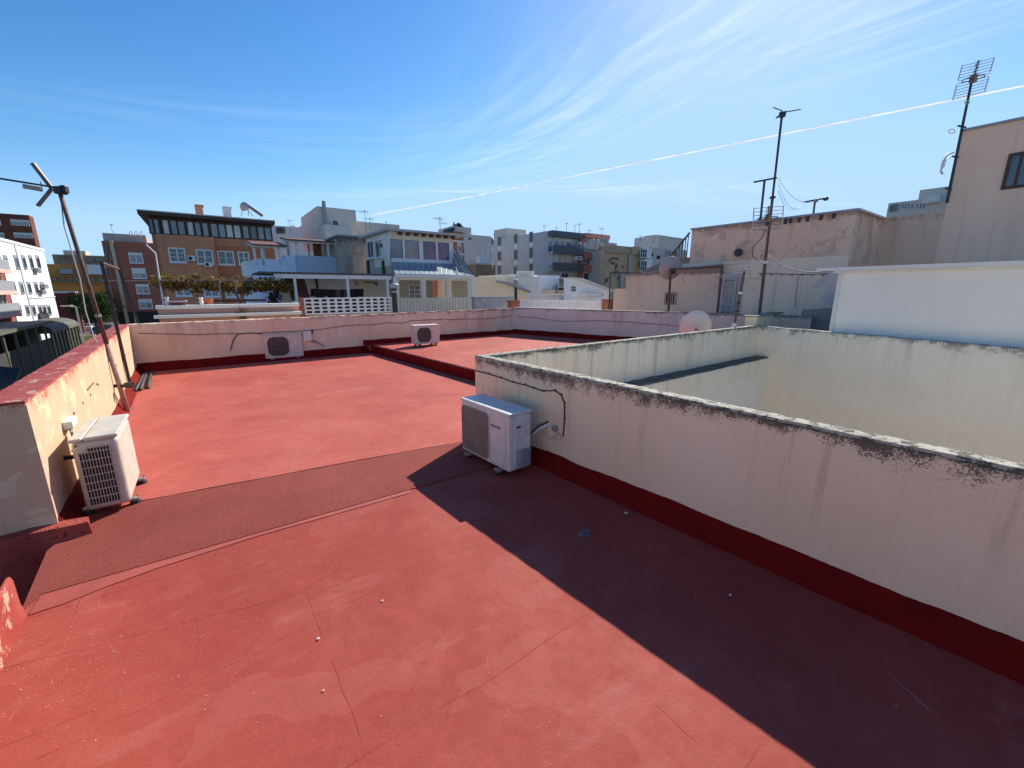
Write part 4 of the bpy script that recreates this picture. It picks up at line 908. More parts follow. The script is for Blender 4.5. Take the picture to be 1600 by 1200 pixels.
for k in range(170):
    x = rv.uniform(246, 448); w_ = 1 - abs((x-340)/150)**3; cy = 441 + (x-250)*.03 + rv.gauss(0,5)*max(.4,w_)
    if x < 262: cy += rv.uniform(-12,4)
    cen.append(pf.px(x, cy, -rv.uniform(0,1.6)))
leafcloud('foliage', t, vl, cen, 8000, .055, .10, 5)
vg = leafmat('vine_leaves_green', (.05,.07,.02), (.09,.10,.03), (.16,.12,.03), 3); leafcloud('green_foliage', t, vg, [pf.px(rv.uniform(405,458), rv.uniform(437,456), -rv.uniform(0,1)) for _ in range(26)], 1000, .05, .09, 6)
pl = thing('potted_plant', 'small brown leaved shoot growing from the ledge below the terrace wall', 'plant', tuple(TW.px(380,498,.1)))
leafcloud('foliage', pl, vl, [TW.px(x,y,.15) for x,y in ((373,489),(380,493),(386,490),(379,486),(377,497))], 260, .028, .035, 8, 1); MB().tube([TW.px(379,500,.15), TW.px(376,486,.1), TW.px(372,470,.0)], .008, 5).build('stem', flat('vine_wood2', (.12,.07,.05), .9), pl)

# --- breeze-block wall with piers
f = fpx(545, 14.0, AB); t = thing('breeze_block_wall', 'white pierced block wall between two brick piers', 'wall', tuple(f.px(545,490)))
a0, a1 = f.hit(477,480)[0], f.hit(613,476)[0]; z1, z0 = f.hit(545,466)[1], f.hit(545,491)[1]-.25
wb = flat('white_block', (.80,.79,.76), .7, var=.05); nc, nr = 12, 4; zz0 = f.hit(545,489)[1]
mb = MB(); cw, rh = (a1-a0)/nc, (z1-zz0)/nr
for i in range(nc + 1): f.box(mb, a0+i*cw-cw*.11, a0+i*cw+cw*.11, zz0, z1, -.10, 0)
for k in range(nr + 1): f.box(mb, a0-cw*.13, a1+cw*.13, zz0+k*rh-rh*.17, zz0+k*rh+rh*.17, -.098, -.002)
for i in range(nc):
    for k in range(nr):
        for sx in (0,1):
            for sz in (0,1):
                cx = a0 + (i+sx)*cw + (cw*.11 if sx==0 else -cw*.11); cz = zz0 + (k+sz)*rh + (rh*.17 if sz==0 else -rh*.17)
                ex = cw*.13 * (1 if sx==0 else -1); ez = rh*.16 * (1 if sz==0 else -1)
                mb.prism([f.pt(cx,cz,-.004), f.pt(cx+ex,cz,-.004), f.pt(cx,cz+ez,-.004)], -f.n*.09)
mb.build('blocks', wb, t)
mb = MB(); f.box(mb, a0, a1, -.5, zz0-rh*.19, -.10, 0); bk = MB(); f.box(bk, a0, a1, .8, z1-.02, -.42, -.40); bk.build('shade_backing', DK, t); mb.build('base', col('tan_base', (.46,.30,.20)), t)  # dark sheet added behind the holes, standing in for shade
for x0,x1 in ((468.5,477),(613,618)): mb = MB(); f.box(mb, f.hit(x0,480)[0], f.hit(x1,480)[0]-.03, -.5, z1+.03, -.16, .03); mb.build('brick_pier', col('brick_pier', (.38,.14,.08), (.30,.11,.07), scale=4), t)
mb = MB(); mb.lathe(f.px(464,478,.0), ((.09,0),(.09,.08),(.07,.13),(.02,.16)), 12); tag(mb.build('finial', wb), 'small round white finial left of the brick pier', 'finial')

# --- washing terrace behind: canopy, posts, laundry, walls
f = fpx(600, 17.5, AB); CF = f; t = thing('canopy', 'flat canopy on thin white posts over the hanging washing', 'canopy', tuple(f.px(545,466)))
zc = f.hit(500,429)[1]
mb = MB(); f.box(mb, f.hit(405,428)[0], f.hit(611,430)[0], zc, zc+.07, -2.6, .05); mb.build('roof', flat('canopy_felt', (.10,.09,.085), .9), t)
mb = MB(); f.box(mb, f.hit(428,430)[0], f.hit(611,430)[0], zc-.15, zc-.003, -.02, .03); mb.build('fascia', WF, t)
for x in (462,544,606): a = f.hit(x,450)[0]; mb = MB(); f.box(mb, a-.045, a+.045, -.5, zc-.15, -.08, .0); mb.build('post', WF, t)
fb = Fac(f.pt(0,0,-2.2), AB)
t = thing('washing_line', 'dark clothes hung in a row on a line under the canopy', 'washing', tuple(fb.px(525,455,1)))
fl = Fac(f.pt(0,0,-1.0), AB); MB().tube([fl.px(478,450), fl.px(530,453.5), fl.px(575,449)], .006, 4).build('line', M['cable_w'], t)
rc = random.Random(4); x = 485
while x < 562:
    wdt = rc.uniform(5,10); yt = 451 + (1-abs((x-525)/45))*1.5; L_ = rc.uniform(11,17); mb = MB(); nst = 6
    for i in range(nst+1):
        for k in range(5):
            q = fl.px(x + wdt*i/nst, yt + L_*k/4 + rc.uniform(-.4,.4)*(k==4), math.sin(i*2.2+x)*.03*(.4+k*.2)); mb.v.append(tuple(q))
    for i in range(nst):
        for k in range(4): a = i*5+k; mb.f.append((a,a+1,a+6,a+5))
    o = mb.build('garment', flat('cloth_%d' % int(x), rc.choice(((.015,.016,.02),(.02,.02,.025),(.03,.03,.04),(.10,.09,.09),(.012,.014,.02))), .9), t); md = o.modifiers.new('thick','SOLIDIFY'); md.thickness = .012
    x += wdt*.93
t = thing('terrace_wall', 'pale wall behind the hanging washing with iron hooks on its beige right half', 'wall', tuple(fb.px(540,460)))
mb = MB(); fb.box(mb, fb.hit(478,440)[0], fb.hit(553,440)[0], -1, zc-.01, -.2, 0); mb.build('wall', col('bluish_white', (.60,.62,.66)), t)
mb = MB(); fb.box(mb, fb.hit(553,440)[0], fb.hit(613,440)[0], -1, zc-.01, -.2, .02); mb.build('wall', col('beige_wall', (.60,.54,.44)), t)
mb = MB(); mb.tube([fb.px(569,444,.06), fb.px(569,441,.06), fb.px(583,441,.06), fb.px(589,446,.06), fb.px(589,440,.06), fb.px(584,443,.06)], .02, 5); mb.build('iron_hooks', M['steel_dark'], t)
mb = MB(); fb.pbox(mb, 555, 440, 559, 446, .02, .08); mb.build('meter_box', M['greyp'], t)
mb = MB(); fb.pbox(mb, 494, 432, 497, 466, .0, .08); mb.build('drainpipe', M['blackp'], t)
f3 = Fac(f.pt(0,0,-.6), AB); t = thing('stair_wall', 'dark maroon sloping stair flank left of the washing', 'wall', tuple(f3.px(460,466)))
mb = MB(); f3.poly(mb, [(449,434),(476,436),(486,470),(452,470)], -.8, 0); mb.build('flank', flat('maroon_dark', (.07,.022,.016), .8), t)
mb = MB(); f3.poly(mb, [(437,448),(448,447),(456,472),(440,472)], .0, .15); tag(mb.build('folded_parasol', flat('canvas_beige', (.52,.45,.36), .9)), 'folded beige canvas leaning left of the maroon stair flank', 'canvas')
mb = MB(); mb.lathe(f3.px(461,466,.3), ((.10,-.1),(.14,.05),(.12,.12),(.03,.15)), 10); tag(mb.build('green_bin', flat('green_plastic', (.02,.12,.06), .5)), 'dark green bin at the foot of the maroon stair flank', 'bin')
pp = thing('potted_plant', 'dark green bush on the terrace left of the folded canvas', 'plant', tuple(f3.px(428,478,.5)))
leafcloud('foliage', pp, leafmat('bush_leaves', (.02,.03,.015), (.035,.05,.02), (.06,.07,.03)), [f3.px(rc.uniform(421,432), rc.uniform(455,478), .5) for _ in range(12)], 400, .05, .08, 9, 1)
MB().lathe(f3.px(427,486,.5), ((.10,0),(.14,.22),(.15,.22)), 10).build('pot', flat('pot_dark', (.10,.05,.04), .8), pp)

# --- white / blue-grey terrace blocks with a pergola roof
f = fpx(400, 21, AB); t = bld('terrace_house', 'white stepped terrace house below the two beige pergola roofs', 'house', f)
wb1 = col('blue_white', (.60,.63,.70), (.56,.59,.66)); wb2 = col('blue_grey', (.42,.45,.52), (.40,.42,.49))
za = f.hit(402,404)[1]; mb = MB(); f.box(mb, f.hit(402,425)[0], f.hit(448,425)[0], -6, za, -4, 0); mb.build('wall', wb1, t)
a0 = f.hit(402,425)[0]
mb = MB(); f.box(mb, f.hit(389,425)[0], a0, -6, za-.05, -4.2, -1.2); mb.build('side_wall', col('white_render2', (.78,.75,.70)), t)
mb = MB(); f.box(mb, f.hit(448,425)[0], f.hit(463,425)[0], -6, f.hit(455,399)[1], -3, .12); mb.build('pier', wb1, t)
mb = MB(); f.box(mb, f.hit(463,425)[0], f.hit(531,425)[0], -6, f.hit(463,399)[1], -4, .06); mb.build('wall', wb2, t)
mb = MB(); f.box(mb, f.hit(465,395)[0], f.hit(528,395)[0], za-1, f.hit(500,384)[1], -4.3, -3.8) ; mb.build('back_wall', col('pale_grey', (.55,.54,.54)), t)
mb = MB(); fbk = Fac(f.pt(0,0,-2.5), AB); fbk.pbox(mb, 489, 380, 502, 402, 0, .1); mb.build('door', flat('brown_door', (.28,.15,.07), .6), t)
mb = MB(); mb.tube([f.px(450,400,.1), f.px(449,388,.1), f.px(446,376,.1)], .04, 6); mb.build('flue', M['greyp'], t)
pgm = col('pergola_cream', (.66,.56,.43)); roofm = flat('pergola_roof_red', (.16,.06,.045), .8)
def perg(x0, x1, y0, y1, xb0, xb1, yb, posts, lab, D):
    t = thing('pergola', lab, 'pergola', tuple(f.px(x0, 400)))
    z0_, z1_ = f.hit(x0,y0)[1], f.hit(x1,y1)[1]; A0, A1 = f.hit(x0,y0)[0], f.hit(x1,y1)[0]; zz = max(z0_, z1_)
    mb = MB(); mb.prism([f.pt(A0,zz-.35,.2), f.pt(A1,zz-.35,.2), f.pt(A1,zz,-D), f.pt(A0,zz,-D)], (0,0,.05)); mb.build('roof', roofm, t)
    mb = MB()
    for k in range(9):
        fr = k/8; mb.tube([f.pt(A0,zz-.40+.35*fr,.15-(D+.1)*fr), f.pt(A1,zz-.40+.35*fr,.15-(D+.1)*fr)], .035, 4)
    for k in range(6): a = A0+(A1-A0)*k/5; mb.tube([f.pt(a,zz-.43,.18), f.pt(a,zz-.08,-D)], .045, 4)
    mb.build('rafters', pgm, t)
    for x, o in posts: a = f.hit(x,390)[0]; m2 = MB(); f.box(m2, a-.05, a+.05, za-.3, zz-.40-.35*min(0,o)/D*-1 if False else zz-.42-(.35*o/D if o<0 else 0), o-.1, o); m2.build('post', WF, t)
perg(392, 447, 371, 381, 0,0,0, ((397,0),(409,0),(418,-1.5),(435,0)), 'left beige pergola roof above the white terrace wall', 2.2)
perg(449, 523, 364, 372, 0,0,0, ((452,0),(464,0),(492,-1.5),(513,0)), 'right beige pergola roof above the blue grey terrace wall', 2.6)
# --- tall white block behind with a flue
f = fpx(495, 46, AB); t = bld('apartment_building', 'tall beige white block with a tall dark flue behind the pergola roofs', 'building', f)
gw = col('greige', (.56,.49,.42), (.52,.45,.39), scale=.25); body(f, t, 495, 555, 322, 9, gw); body(f, t, 545, 631, 341, 9, gw, 'wing', o=-1.5)
mb = MB(); f.pbox(mb, 505, 315, 509.5, 372, 0.02, .4); mb.build('flue', M['greyp'], t); win(f, t, 522, 346.5, 526, 352, DF, GL, 1, 0, .08)
body(f, t, 500, 540, 354, 3, col('greige_light', (.62,.55,.47)), 'lower_block', o=2)
f = fpx(430, 62, AB); t = bld('apartment_building', 'distant pale roofs with railings between the orange block and the white tower', 'building', f)
body(f, t, 425, 478, 352, 8, col('pale_grey2', (.50,.49,.49))); body(f, t, 476, 498, 349, 6, gw, 'wing')
mb = MB()
for x in range(432, 446, 2): mb.tube([f.px(x,355,.2), f.px(x,365,.2)], .06, 4)
mb.build('railing', M['steel_dark'], t); mb = MB(); f.pbox(mb, 458, 351, 463, 356, -2, -1); mb.build('chimney', SH, t)
win(f, t, 478, 354, 482, 360, M['greyp'], GL, 1, 0, .1); win(f, t, 485, 352, 489, 358, M['greyp'], GL, 1, 0, .1)
# --- stained concrete box
f = fpx(531, 22.5, AB); t = bld('concrete_house', 'stained grey beige concrete box left of the glazed house', 'house', f)
cst = plaster('stained_concrete', (.50,.42,.34), (.44,.37,.30), 1.2, top=4.3, band=.8, mold=.35, streakc=(.20,.15,.12), streak=.8, streakscale=4, patch=(.40,.34,.28), patchamt=.55)
aq, ar = f.hit(530,400)[0], f.hit(575,400)[0]; zq = f.hit(548,370)[1]
mb = MB(); f.box(mb, aq, ar, -6, zq, -4, 0); mb.build('wall', cst, t); mb = MB(); f.box(mb, aq-.05, ar+.05, zq, zq+.08, -4, .08); mb.build('coping', M['greyp'], t)
mb = MB(); f.box(mb, f.hit(548,412)[0], ar+.3, -6, f.hit(560,400)[1], 0.002, .4); mb.build('lower_wall', cst, t)

# --- glazed enclosed terrace house
f = fpx(614, 19.5, AB); GF = f; t = bld('terrace_house', 'cream house with a row of large sliding windows above a metal lean-to roof', 'house', f)
cr = col('cream_panel', (.66,.57,.44), (.60,.52,.40), scale=1, streakc=(.40,.33,.26), streak=.3); crl = col('cream_light', (.70,.66,.60))
z_top, z_bot = f.hit(606,361)[1], f.hit(606,406)[1]; aE = f.hit(708,385)[0]
mb = MB(); f.box(mb, 0, aE, z_bot-.25, z_top, -3.4, -.12); mb.build('room', DK if False else cr, t)
wz0, wz1 = f.hit(655,405)[1], f.hit(655,377)[1]
mb = MB(); f.box(mb, 0, aE, wz1+.02, z_top, -.118, 0); mb.build('upper_band', cr, t)
mb = MB()
for x0, x1 in ((606,608),(629.5,632.5),(655,661),(681,684),(702,708)): f.box(mb, f.hit(x0,390)[0], f.hit(x1,390)[0], z_bot-.05, wz1+.02, -.116, .012)
f.box(mb, 0, aE, z_bot-.12, wz0, -.116, .03); mb.build('window_frame', WF, t)
for i,(x0,x1) in enumerate(((609,629),(633,655),(661,681),(684,702))):
    g_ = MB(); f.box(g_, f.hit(x0,390)[0], f.hit(x1,390)[0], wz0, wz1, -.10, -.05); g_.build('sliding_pane', [GLB, GLB, GL, GL][i] if i < 2 else flat('curtain_blue%d' % i, (.07,.07,.16), .2, spec=.9, var=.4, scale=3), t)
mb = MB(); f.box(mb, -.25, aE+.5, z_top, z_top+.10, -3.8, .28); mb.build('roof', flat('roof_edge_grey', (.42,.40,.38), .6), t)
mb = MB()
for k in range(8): a = .45 + (aE-.5)*k/7; f.box(mb, a-.07, a+.07, z_top-.13, z_top-.003, .0, .24)
mb.build('rafter_ends', DF, t)
mb = MB(); mb.tube([f.px(609,361,.1), f.px(607,372,.08), f.px(607,404,.08)], .035, 6); mb.build('downpipe', WF, t)
# its left end, running away along the other street direction
fs = Fac(f.pt(0,0), AA); L_ = fs.hit(573,385)[0]
mb = MB(); fs.box(mb, 0.12, L_, fs.hit(590,403)[1], z_top-.02, -.10, 0); mb.build('end_wall', crl, t)
win(fs, t, 575.5, 378, 584.5, 402, WF, GL, 2, 0, .05, 0, True, .05); win(fs, t, 588, 376, 599.5, 401, WF, GL, 2, 0, .05, 0, True, .05)
mb = MB(); fs.box(mb, .12, L_, -6, fs.hit(590,404)[1], -.3, -.02); mb.build('stained_base', cst, t)
for x in (574,598): mb = MB(); fs.pbox(mb, x, 407, x+3, 428, 0, .04); mb.build('black_stain', M['dark'], t)
# lean-to roof
fl_ = Fac(f.pt(0,0,1.9), AB); zr0, zr1 = f.hit(606,410)[1], fl_.hit(622,429)[1]
P1, P2 = f.pt(-.02, zr0, .02), f.pt(aE+.1, zr0, .02); aq, ar = fl_.hit(618,431)[0], fl_.hit(740,432)[0]
Q1, Q2 = fl_.pt(aq, zr1), fl_.pt(ar, zr1)
zinc = flat('zinc_sheet', (.42,.47,.50), .42, .5, var=.12, scale=3)
P1, P2, Q1, Q2 = P1, f.pt(f.hit(703,400)[0]+.25, zr0+.55, .02), Q1, Q2
mb = MB().prism([P1, f.pt(aE-.1, zr0, .02), fl_.pt(ar-1.2,zr1), Q1], (0,0,.04)); mb.build('lean_to_roof', zinc, t)
mb = MB().prism([f.pt(aE-.1, zr0, .02), f.pt(aE+.02, zr0+.75, .02), Q2, fl_.pt(ar-1.2,zr1)], (0,0,.04)); mb.build('lean_to_hip', flat('zinc_bright', (.62,.62,.60), .35, .5, var=.1), t)
mb = MB()
for k in range(12):
    fr = k/11; p = P1.lerp(f.pt(aE-.1,zr0,.02), fr) + Vector((0,0,.05)); q = Q1.lerp(fl_.pt(ar-1.2,zr1), fr) + Vector((0,0,.05)); mb.tube([p, q], .014, 4)
for k in range(1,4):
    fr = k/3; mb.tube([f.pt(aE-.1, zr0, .02).lerp(f.pt(aE+.02, zr0+.75, .02), fr) + Vector((0,0,.05)), fl_.pt(ar-1.2,zr1).lerp(Q2, fr) + Vector((0,0,.05))], .022, 4)
mb.build('roof_ribs', flat('rib_dark', (.16,.18,.19), .4, .5), t)
mb = MB(); fl_.box(mb, aq-.05, ar+.05, zr1-.10, zr1-.004, -.02, .06); mb.build('gutter', WF, t)
mb = MB(); f.box(mb, .1, aE, z_bot-.25, z_bot-.13, 0, .12); mb.build('maroon_rail', flat('maroon_rail', (.10,.03,.03), .6), t)
# ground floor front with three openings
ylo = 488; zf0 = fl_.hit(680,489)[1]; zs, ztp = fl_.hit(680,465)[1], fl_.hit(680,438)[1]
mb = MB()
for x0, x1 in ((620,624.5),(659,666),(698,703),(731,737)): fl_.box(mb, fl_.hit(x0,460)[0], fl_.hit(x1,460)[0], zf0-1, zr1-.10, -.14, 0)
A0, A1 = fl_.hit(620,460)[0], fl_.hit(737,460)[0]
fl_.box(mb, A0, A1, zf0-1, zs, -.13, -.01); fl_.box(mb, A0, A1, ztp, zr1-.11, -.13, -.01); mb.build('front', cr, t)
mb = MB()
for k in range(26): a = A0 + (A1-A0)*k/25; fl_.box(mb, a-.008, a+.008, zf0-.3, zs-.02, -.01, .004)
mb.build('panel_joints', flat('joint', (.42,.36,.28), .8), t)
mb = MB(); fl_.box(mb, fl_.hit(737,460)[0]-.02, fl_.hit(740,460)[0], zf0-1, zr1-.1, -.1, .03); mb.build('corner_post', WF, t); mb = MB(); fl_.box(mb, A0-.1, A0, zf0-1, zr1-.1, -.1, .03); mb.build('corner_post', WF, t)
mb = MB(); f.box(mb, .1, fl_.hit(698,460)[0]+.2, -1, zr0-.1, -.1, 0); mb.build('inner_wall', col('inner_beige', (.46,.39,.30)), t)
win(f, t, 640, 446, 655, 466, WF, GLB, 2, 0, .05, 2, False, .06, 'door')
mb = MB(); fl_.box(mb, A1-.05, A1+.0, zf0-1, zr1-.1, -1.9, -.14); mb.build('side_wall', cr, t)
mb = MB(); fl_.box(mb, A0-.3, ar+.3, -1.5, zf0+.02, -.2, .12); mb.build('plinth', col('grey_plinth', (.48,.46,.42)), t)
# black flue by the parapet
q = at(618,490,14.3); t = thing('flue', 'short black flue pipe with a wide flat cap beside the pierced white wall', 'flue', (q.x,q.y,0))
zc0, zc1 = at(618,491,14.3).z, at(618,445,14.3).z
MB().lathe((q.x,q.y,0), ((.085,zc0-.5),(.085,zc1-.12)), 14).build('pipe', M['blackp'], t, smooth=False)
MB().lathe((q.x,q.y,0), ((.10,zc1-.12),(.17,zc1-.10),(.17,zc1),(.10,zc1+.05),(.02,zc1+.06)), 16).build('cap', M['greyp'], t)
MB().lathe((q.x,q.y,0), ((.095,zc1-.25),(.095,zc1-.20)), 14).build('collar', M['galv'], t)

# --- centre distance: beige block with brick strip, grey blocks, brick block
f = fpx(706, 62, AB); t = bld('apartment_building', 'beige blind-walled block with a red brick strip right of the glazed house', 'building', f)
bg_ = col('beige_blind', (.56,.49,.42), (.52,.45,.38), scale=.3); zt = f.hit(730,365)[1]
mb = MB(); f.box(mb, f.hit(726,400)[0], f.hit(768,400)[0], -7.5, zt-.1, -9, 0); mb.build('wall', bg_, t)
mb = MB(); f.box(mb, f.hit(706,400)[0], f.hit(726,400)[0], -7.5, zt+.2, -9, -.3); mb.build('brick_strip', col('brick_orange', (.40,.16,.09), (.34,.12,.07), scale=1), t)
for y in (377,397): mb = MB(); f.box(mb, f.hit(706,400)[0], f.hit(726,400)[0]-.01, f.hit(716,y)[1]-.12, f.hit(716,y)[1]+.12, -.3, .1); mb.build('string_course', col('cream_cap', (.76,.68,.58)), t)
fr_ = Fac(f.pt(0,0,-.3), AB); win(fr_, t, 715, 379, 720, 393, WF, GLB, 1, .4, .12, 0, True); win(fr_, t, 716, 400, 721, 410, WF, GLB, 1, .4, .12, 0, True)
win(f, t, 731, 371, 737, 375, WF, GL, 1, 0, .06, 0, False, .04)
mb = MB(); f.box(mb, f.hit(709,355)[0], f.hit(739,355)[0], zt, f.hit(725,354)[1], -5, -.5); mb.build('roof_room', bg_, t)
mb = MB(); f.poly(mb, [(700,362),(704,356),(713,355),(709,363)], -2, -.2); mb.build('dark_cover', flat('green_black', (.03,.05,.05), .6), t)
t2 = thing('solar_water_heater', 'dark solar water heater on the beige block right of the glazed house', 'water heater', tuple(f.px(722,352)))
MB().lathe(f.px(716,349.5,-1), ((.1,-.9),(.32,-.85),(.34,0),(.1,.4)), 12, Matrix.Rotation(R(90),4,'X')).build('tank', M['greyp'], t2); mb = MB(); f.poly(mb, [(719,347),(723,347.5),(729,354),(724,354)], -2, -.8); mb.build('collector', M['blackp'], t2)
mb = MB(); f.pbox(mb, 727, 415, 757, 436, .2, 3); mb.build('lower_brown_wing', col('brown_wing', (.26,.17,.11)), t)
f_ = Fac(f.pt(0,0,3), AB)
mb = MB(); f_.pbox(mb, 744, 401, 761, 412, .0, 1); mb.build('white_box', SH, t)
mb = MB()
for (x0,y0,y1) in ((749,386,402),(757,384,404),(764,385,420)): mb.tube([f_.px(x0,y0,1), f_.px(x0,y1,1)], .08, 5)
mb.tube([f_.px(757,384,1), f_.px(764,385,1)], .08, 5); mb.build('white_pipes', SH, t)
# grey apartment block: west wall with window columns, then balcony front
cr0 = at(853, 451, 66); fw_ = Fac((cr0.x,cr0.y), AA); ff = Fac((cr0.x,cr0.y), AB); t = bld('apartment_building', 'grey apartment block with dark shuttered window columns and long balconies', 'building', ff)
gy = col('grey_render', (.38,.39,.41), (.35,.36,.38), scale=.2, streakc=(.26,.27,.29), streak=.3, streakscale=.8); gy2 = col('grey_light', (.46,.45,.44))
aW = fw_.hit(762,400)[0]; zt = fw_.hit(848,362)[1]; aE = ff.hit(903,400)[0]
mb = MB(); s0, s1 = sorted((0, aW)); fw_.box(mb, s0, s1, -7.5, zt, -14, 0); mb.build('wall', gy, t)
mb = MB(); ff.box(mb, .02, aE, -7.5, zt-.02, -12, .02); mb.build('front_wall', gy2, t)
mb = MB(); ff.box(mb, .3, aE, ff.hit(880,372)[1], zt+.05, .02, 1.0); mb.build('top_fascia', flat('grey_fascia', (.10,.11,.125), .7), t)
for y in (390, 416):
    z = ff.hit(875,y+6)[1]; mb = MB(); ff.box(mb, .3, aE, z-.15, z+.10, .02, 1.2); b_ = mb.build('balcony', gy2, t)
    mb = MB(); ff.box(mb, .3, aE, z-.15, z+1.05, 1.15, 1.24); mb.build('parapet', flat('grey_fascia2', (.11,.12,.135), .7), b_)
    for (x0,x1) in ((856,862),(866,872),(877,880),(884,893)): winm(ff, t, ff.hit(x0,y)[0], ff.hit(x1,y)[0], z+.1, z+2.3, WF, SH if y == 416 else GLB, 1, .4 if y==416 else .25, .1)
win(ff, t, 877, 427, 887, 439, WF, GL, 2, 0, .1); 
for x, ys, hh in ((768,(379,400,421),13),(780.5,(377,400,421),13),(806,(373,398,423),14),(830,(370,395,420),15)):
    for y in ys:
        win(fw_, t, x-2.2, y-hh/2, x+2.6, y+hh/2, M['greyp'], GSH, 1, 1, .08, 0, False, .04, shm=GSH)
        win(fw_, t, x-2.2, y+hh/2+2.5, x+2.6, y+hh/2+8, SH, SH, 1, 0, .06, 0, False, .03, 'vent_panel')
f4 = Fac(cr0 + Vector((-4,6,0)), AB); mb = MB(); 
sr = Fac(fw_.pt(0,0,-3), AA); mb = MB(); f5 = fpx(797, 80, AB); f5.box(mb, f5.hit(791,360)[0], f5.hit(822,360)[0], 5, f5.hit(800,357)[1], -4, 0); mb.build('roof_room', bg_, t)
f = Fac(ff.pt(aE, 0), AB); t = bld('apartment_building', 'pink brick apartment block joined to the right of the grey block', 'building', f)
pk = col('pink_brick', (.42,.18,.14), (.36,.15,.12), scale=.6); aF = f.hit(943,400)[0]
mb = MB(); f.box(mb, .02, aF, -7.5, zt+.1, -12, .5); mb.build('wall', pk, t)
mb = MB(); f.box(mb, .5, aF+.05, f.hit(920,373)[1], zt+.15, .5, 1.2); mb.build('top_fascia', col('pink_fascia', (.48,.22,.16)), t)
f_ = Fac(f.pt(0,0,.5), AB)
for (x0,y0,x1,y1,k) in ((904,379,908,391,0),(912,380,918,392,0),(928,380,937,394,0),(910,404,920,411,0),(931,403,937,412,0),(912,424,924,436,1),(925,426,937,439,1)): win(f_, t, x0, y0, x1, y1, WF, GLB if k == 0 else GL, 2, .3, .1)
for y in (396, 415): mb = MB(); z = f_.hit(920,y)[1]; f_.box(mb, .2, aF-.1, z-.9, z, .3, .9); mb.build('balcony', pk, t)
acbox(f_, None, 896, 382, 903, 389, .9, M['greyp'], 'grey condenser high on the joint between the grey and the pink blocks'); acbox(f_, None, 896, 401, 903, 407, .9, None, 'pale condenser lower on the joint between the grey and the pink blocks')
for i,(x,y0,y1) in enumerate(((850,352,362),(869,354,361),(885,348,364),(898,351,366),(905,349,366),(921,359,369),(940,356,372),(772,365,372),(905,361,368))):
    aerial(x, y0, y1, 64, ['thin aerial above the right end of the grey west wall','low aerial over the balcony fascia','tall aerial over the middle of the grey roof','aerial just left of the pink block roof edge','tallest aerial at the joint of grey and pink roofs','low aerial on the pink block roof','aerial at the right end of the pink block roof','low aerial over the left end of the grey west wall','short aerial beside the tallest one'][i], 4, 1, 30*i)
# sandstone block with painted figures
f = fpx(943, 58, AB); t = bld('apartment_building', 'sandstone coloured block with faded dark wall painting and white bay windows', 'building', f)
g = G('sandstone'); br_ = N(g.t, 'ShaderNodeTexBrick'); mp = g.map(rot=R(AB-90)); cxyz = N(g.t, 'ShaderNodeCombineXYZ'); g.t.links.new(g.sep(0, mp), cxyz.inputs[0]); g.t.links.new(g.sep(2, mp), cxyz.inputs[1]); g.t.links.new(cxyz.outputs[0], br_.inputs['Vector'])
br_.inputs['Scale'].default_value = 1.4; br_.inputs['Color1'].default_value = (.62,.43,.26,1); br_.inputs['Color2'].default_value = (.52,.35,.20,1); br_.inputs['Mortar'].default_value = (.36,.24,.13,1)
ss = g.done(g.mix(g.rng(g.noise(.6,5),.4,.7,0,.4), br_.outputs[0], (.36,.22,.12)), .9)
zt = f.hit(943,383)[1]; aM_ = f.hit(1000,400)[0]; mb = MB(); f.box(mb, 0, aM_, -7.5, zt, -.8, 0); mb.build('wall', ss, t)
mb = MB(); f.box(mb, -.1, aM_+.1, zt-.9, zt+.05, 0, .3); mb.build('cornice', col('stone_cornice', (.40,.29,.19)), t)
mb = MB(); f.pbox(mb, 980, 387, 983, 440, .0, .3); mb.build('drainpipe', M['galv'], t)
paint = flat('faded_paint', (.15,.11,.08), .9)
arc = [(950,408),(953,404),(958,402),(964,402),(967,405),(965,408),(962,405),(956,406),(952,410)]
for pix in (arc, [(953,410),(958,408),(961,412),(957,414)], [(962,412),(965,411),(965,418),(961,423),(960,417)], [(944,436),(951,433),(950,440),(945,444)], [(957,424),(965,423),(966,425),(958,426)], [(970,416),(972,415),(976,419),(974,420)], [(964,432),(968,430),(967,436),(964,437)], [(958,428),(960,427),(962,431),(960,432)]):
    mb = MB(); f.poly(mb, pix, .004, .02); mb.build('painted_figure', paint, t)
mb = MB(); f.pbox(mb, 966, 426, 970, 449, .02, .5); mb.build('grey_column', M['galv'], t)
f6 = Fac(f.pt(aM_,0), AB); gb_ = col('grey_beige', (.48,.43,.38)); mb = MB(); f6.box(mb, .02, f6.hit(1075,400)[0], -7.5, zt+.35, -10, -.2); mb.build('wall', gb_, t)
f7 = Fac(f6.pt(0,0,-.2), AB)
for (y0,y1) in ((390,403),(408,424)):
    mb = MB(); f7.pbox(mb, 1000, y0-2, 1011, y1+1, 0, .8); bw_ = mb.build('bay_window', WF, t); f8 = Fac(f7.pt(0,0,.8), AB); win(f8, bw_, 1001.5, y0, 1005, y1-1, WF, GL, 1, 0, .03, 1) if False else None; winm(f8, t, f8.hit(1001,y0)[0], f8.hit(1010.5,y0)[0], f8.hit(1005,y1-1)[1], f8.hit(1005,y0)[1], WF, GL, 3, 0, .06, 1)
for x,y in ((1017,398),(1028,402),(1015,418)): win(f7, t, x-1.5, y-2, x+1.5, y+2, DF, DK, 1, 0, .2, 0, False, .05)
win(f7, t, 1040, 394, 1055, 401, M['greyp'], GLB, 3, 0, .3)
for i,(x,y) in enumerate(((949,383),(956,384))):
    p = f.px(x, y+2, -3); MB().lathe(p, ((.5,-.2),(.5,1.1),(.42,1.2)), 12).build('roof_tank', M['galv'], t)
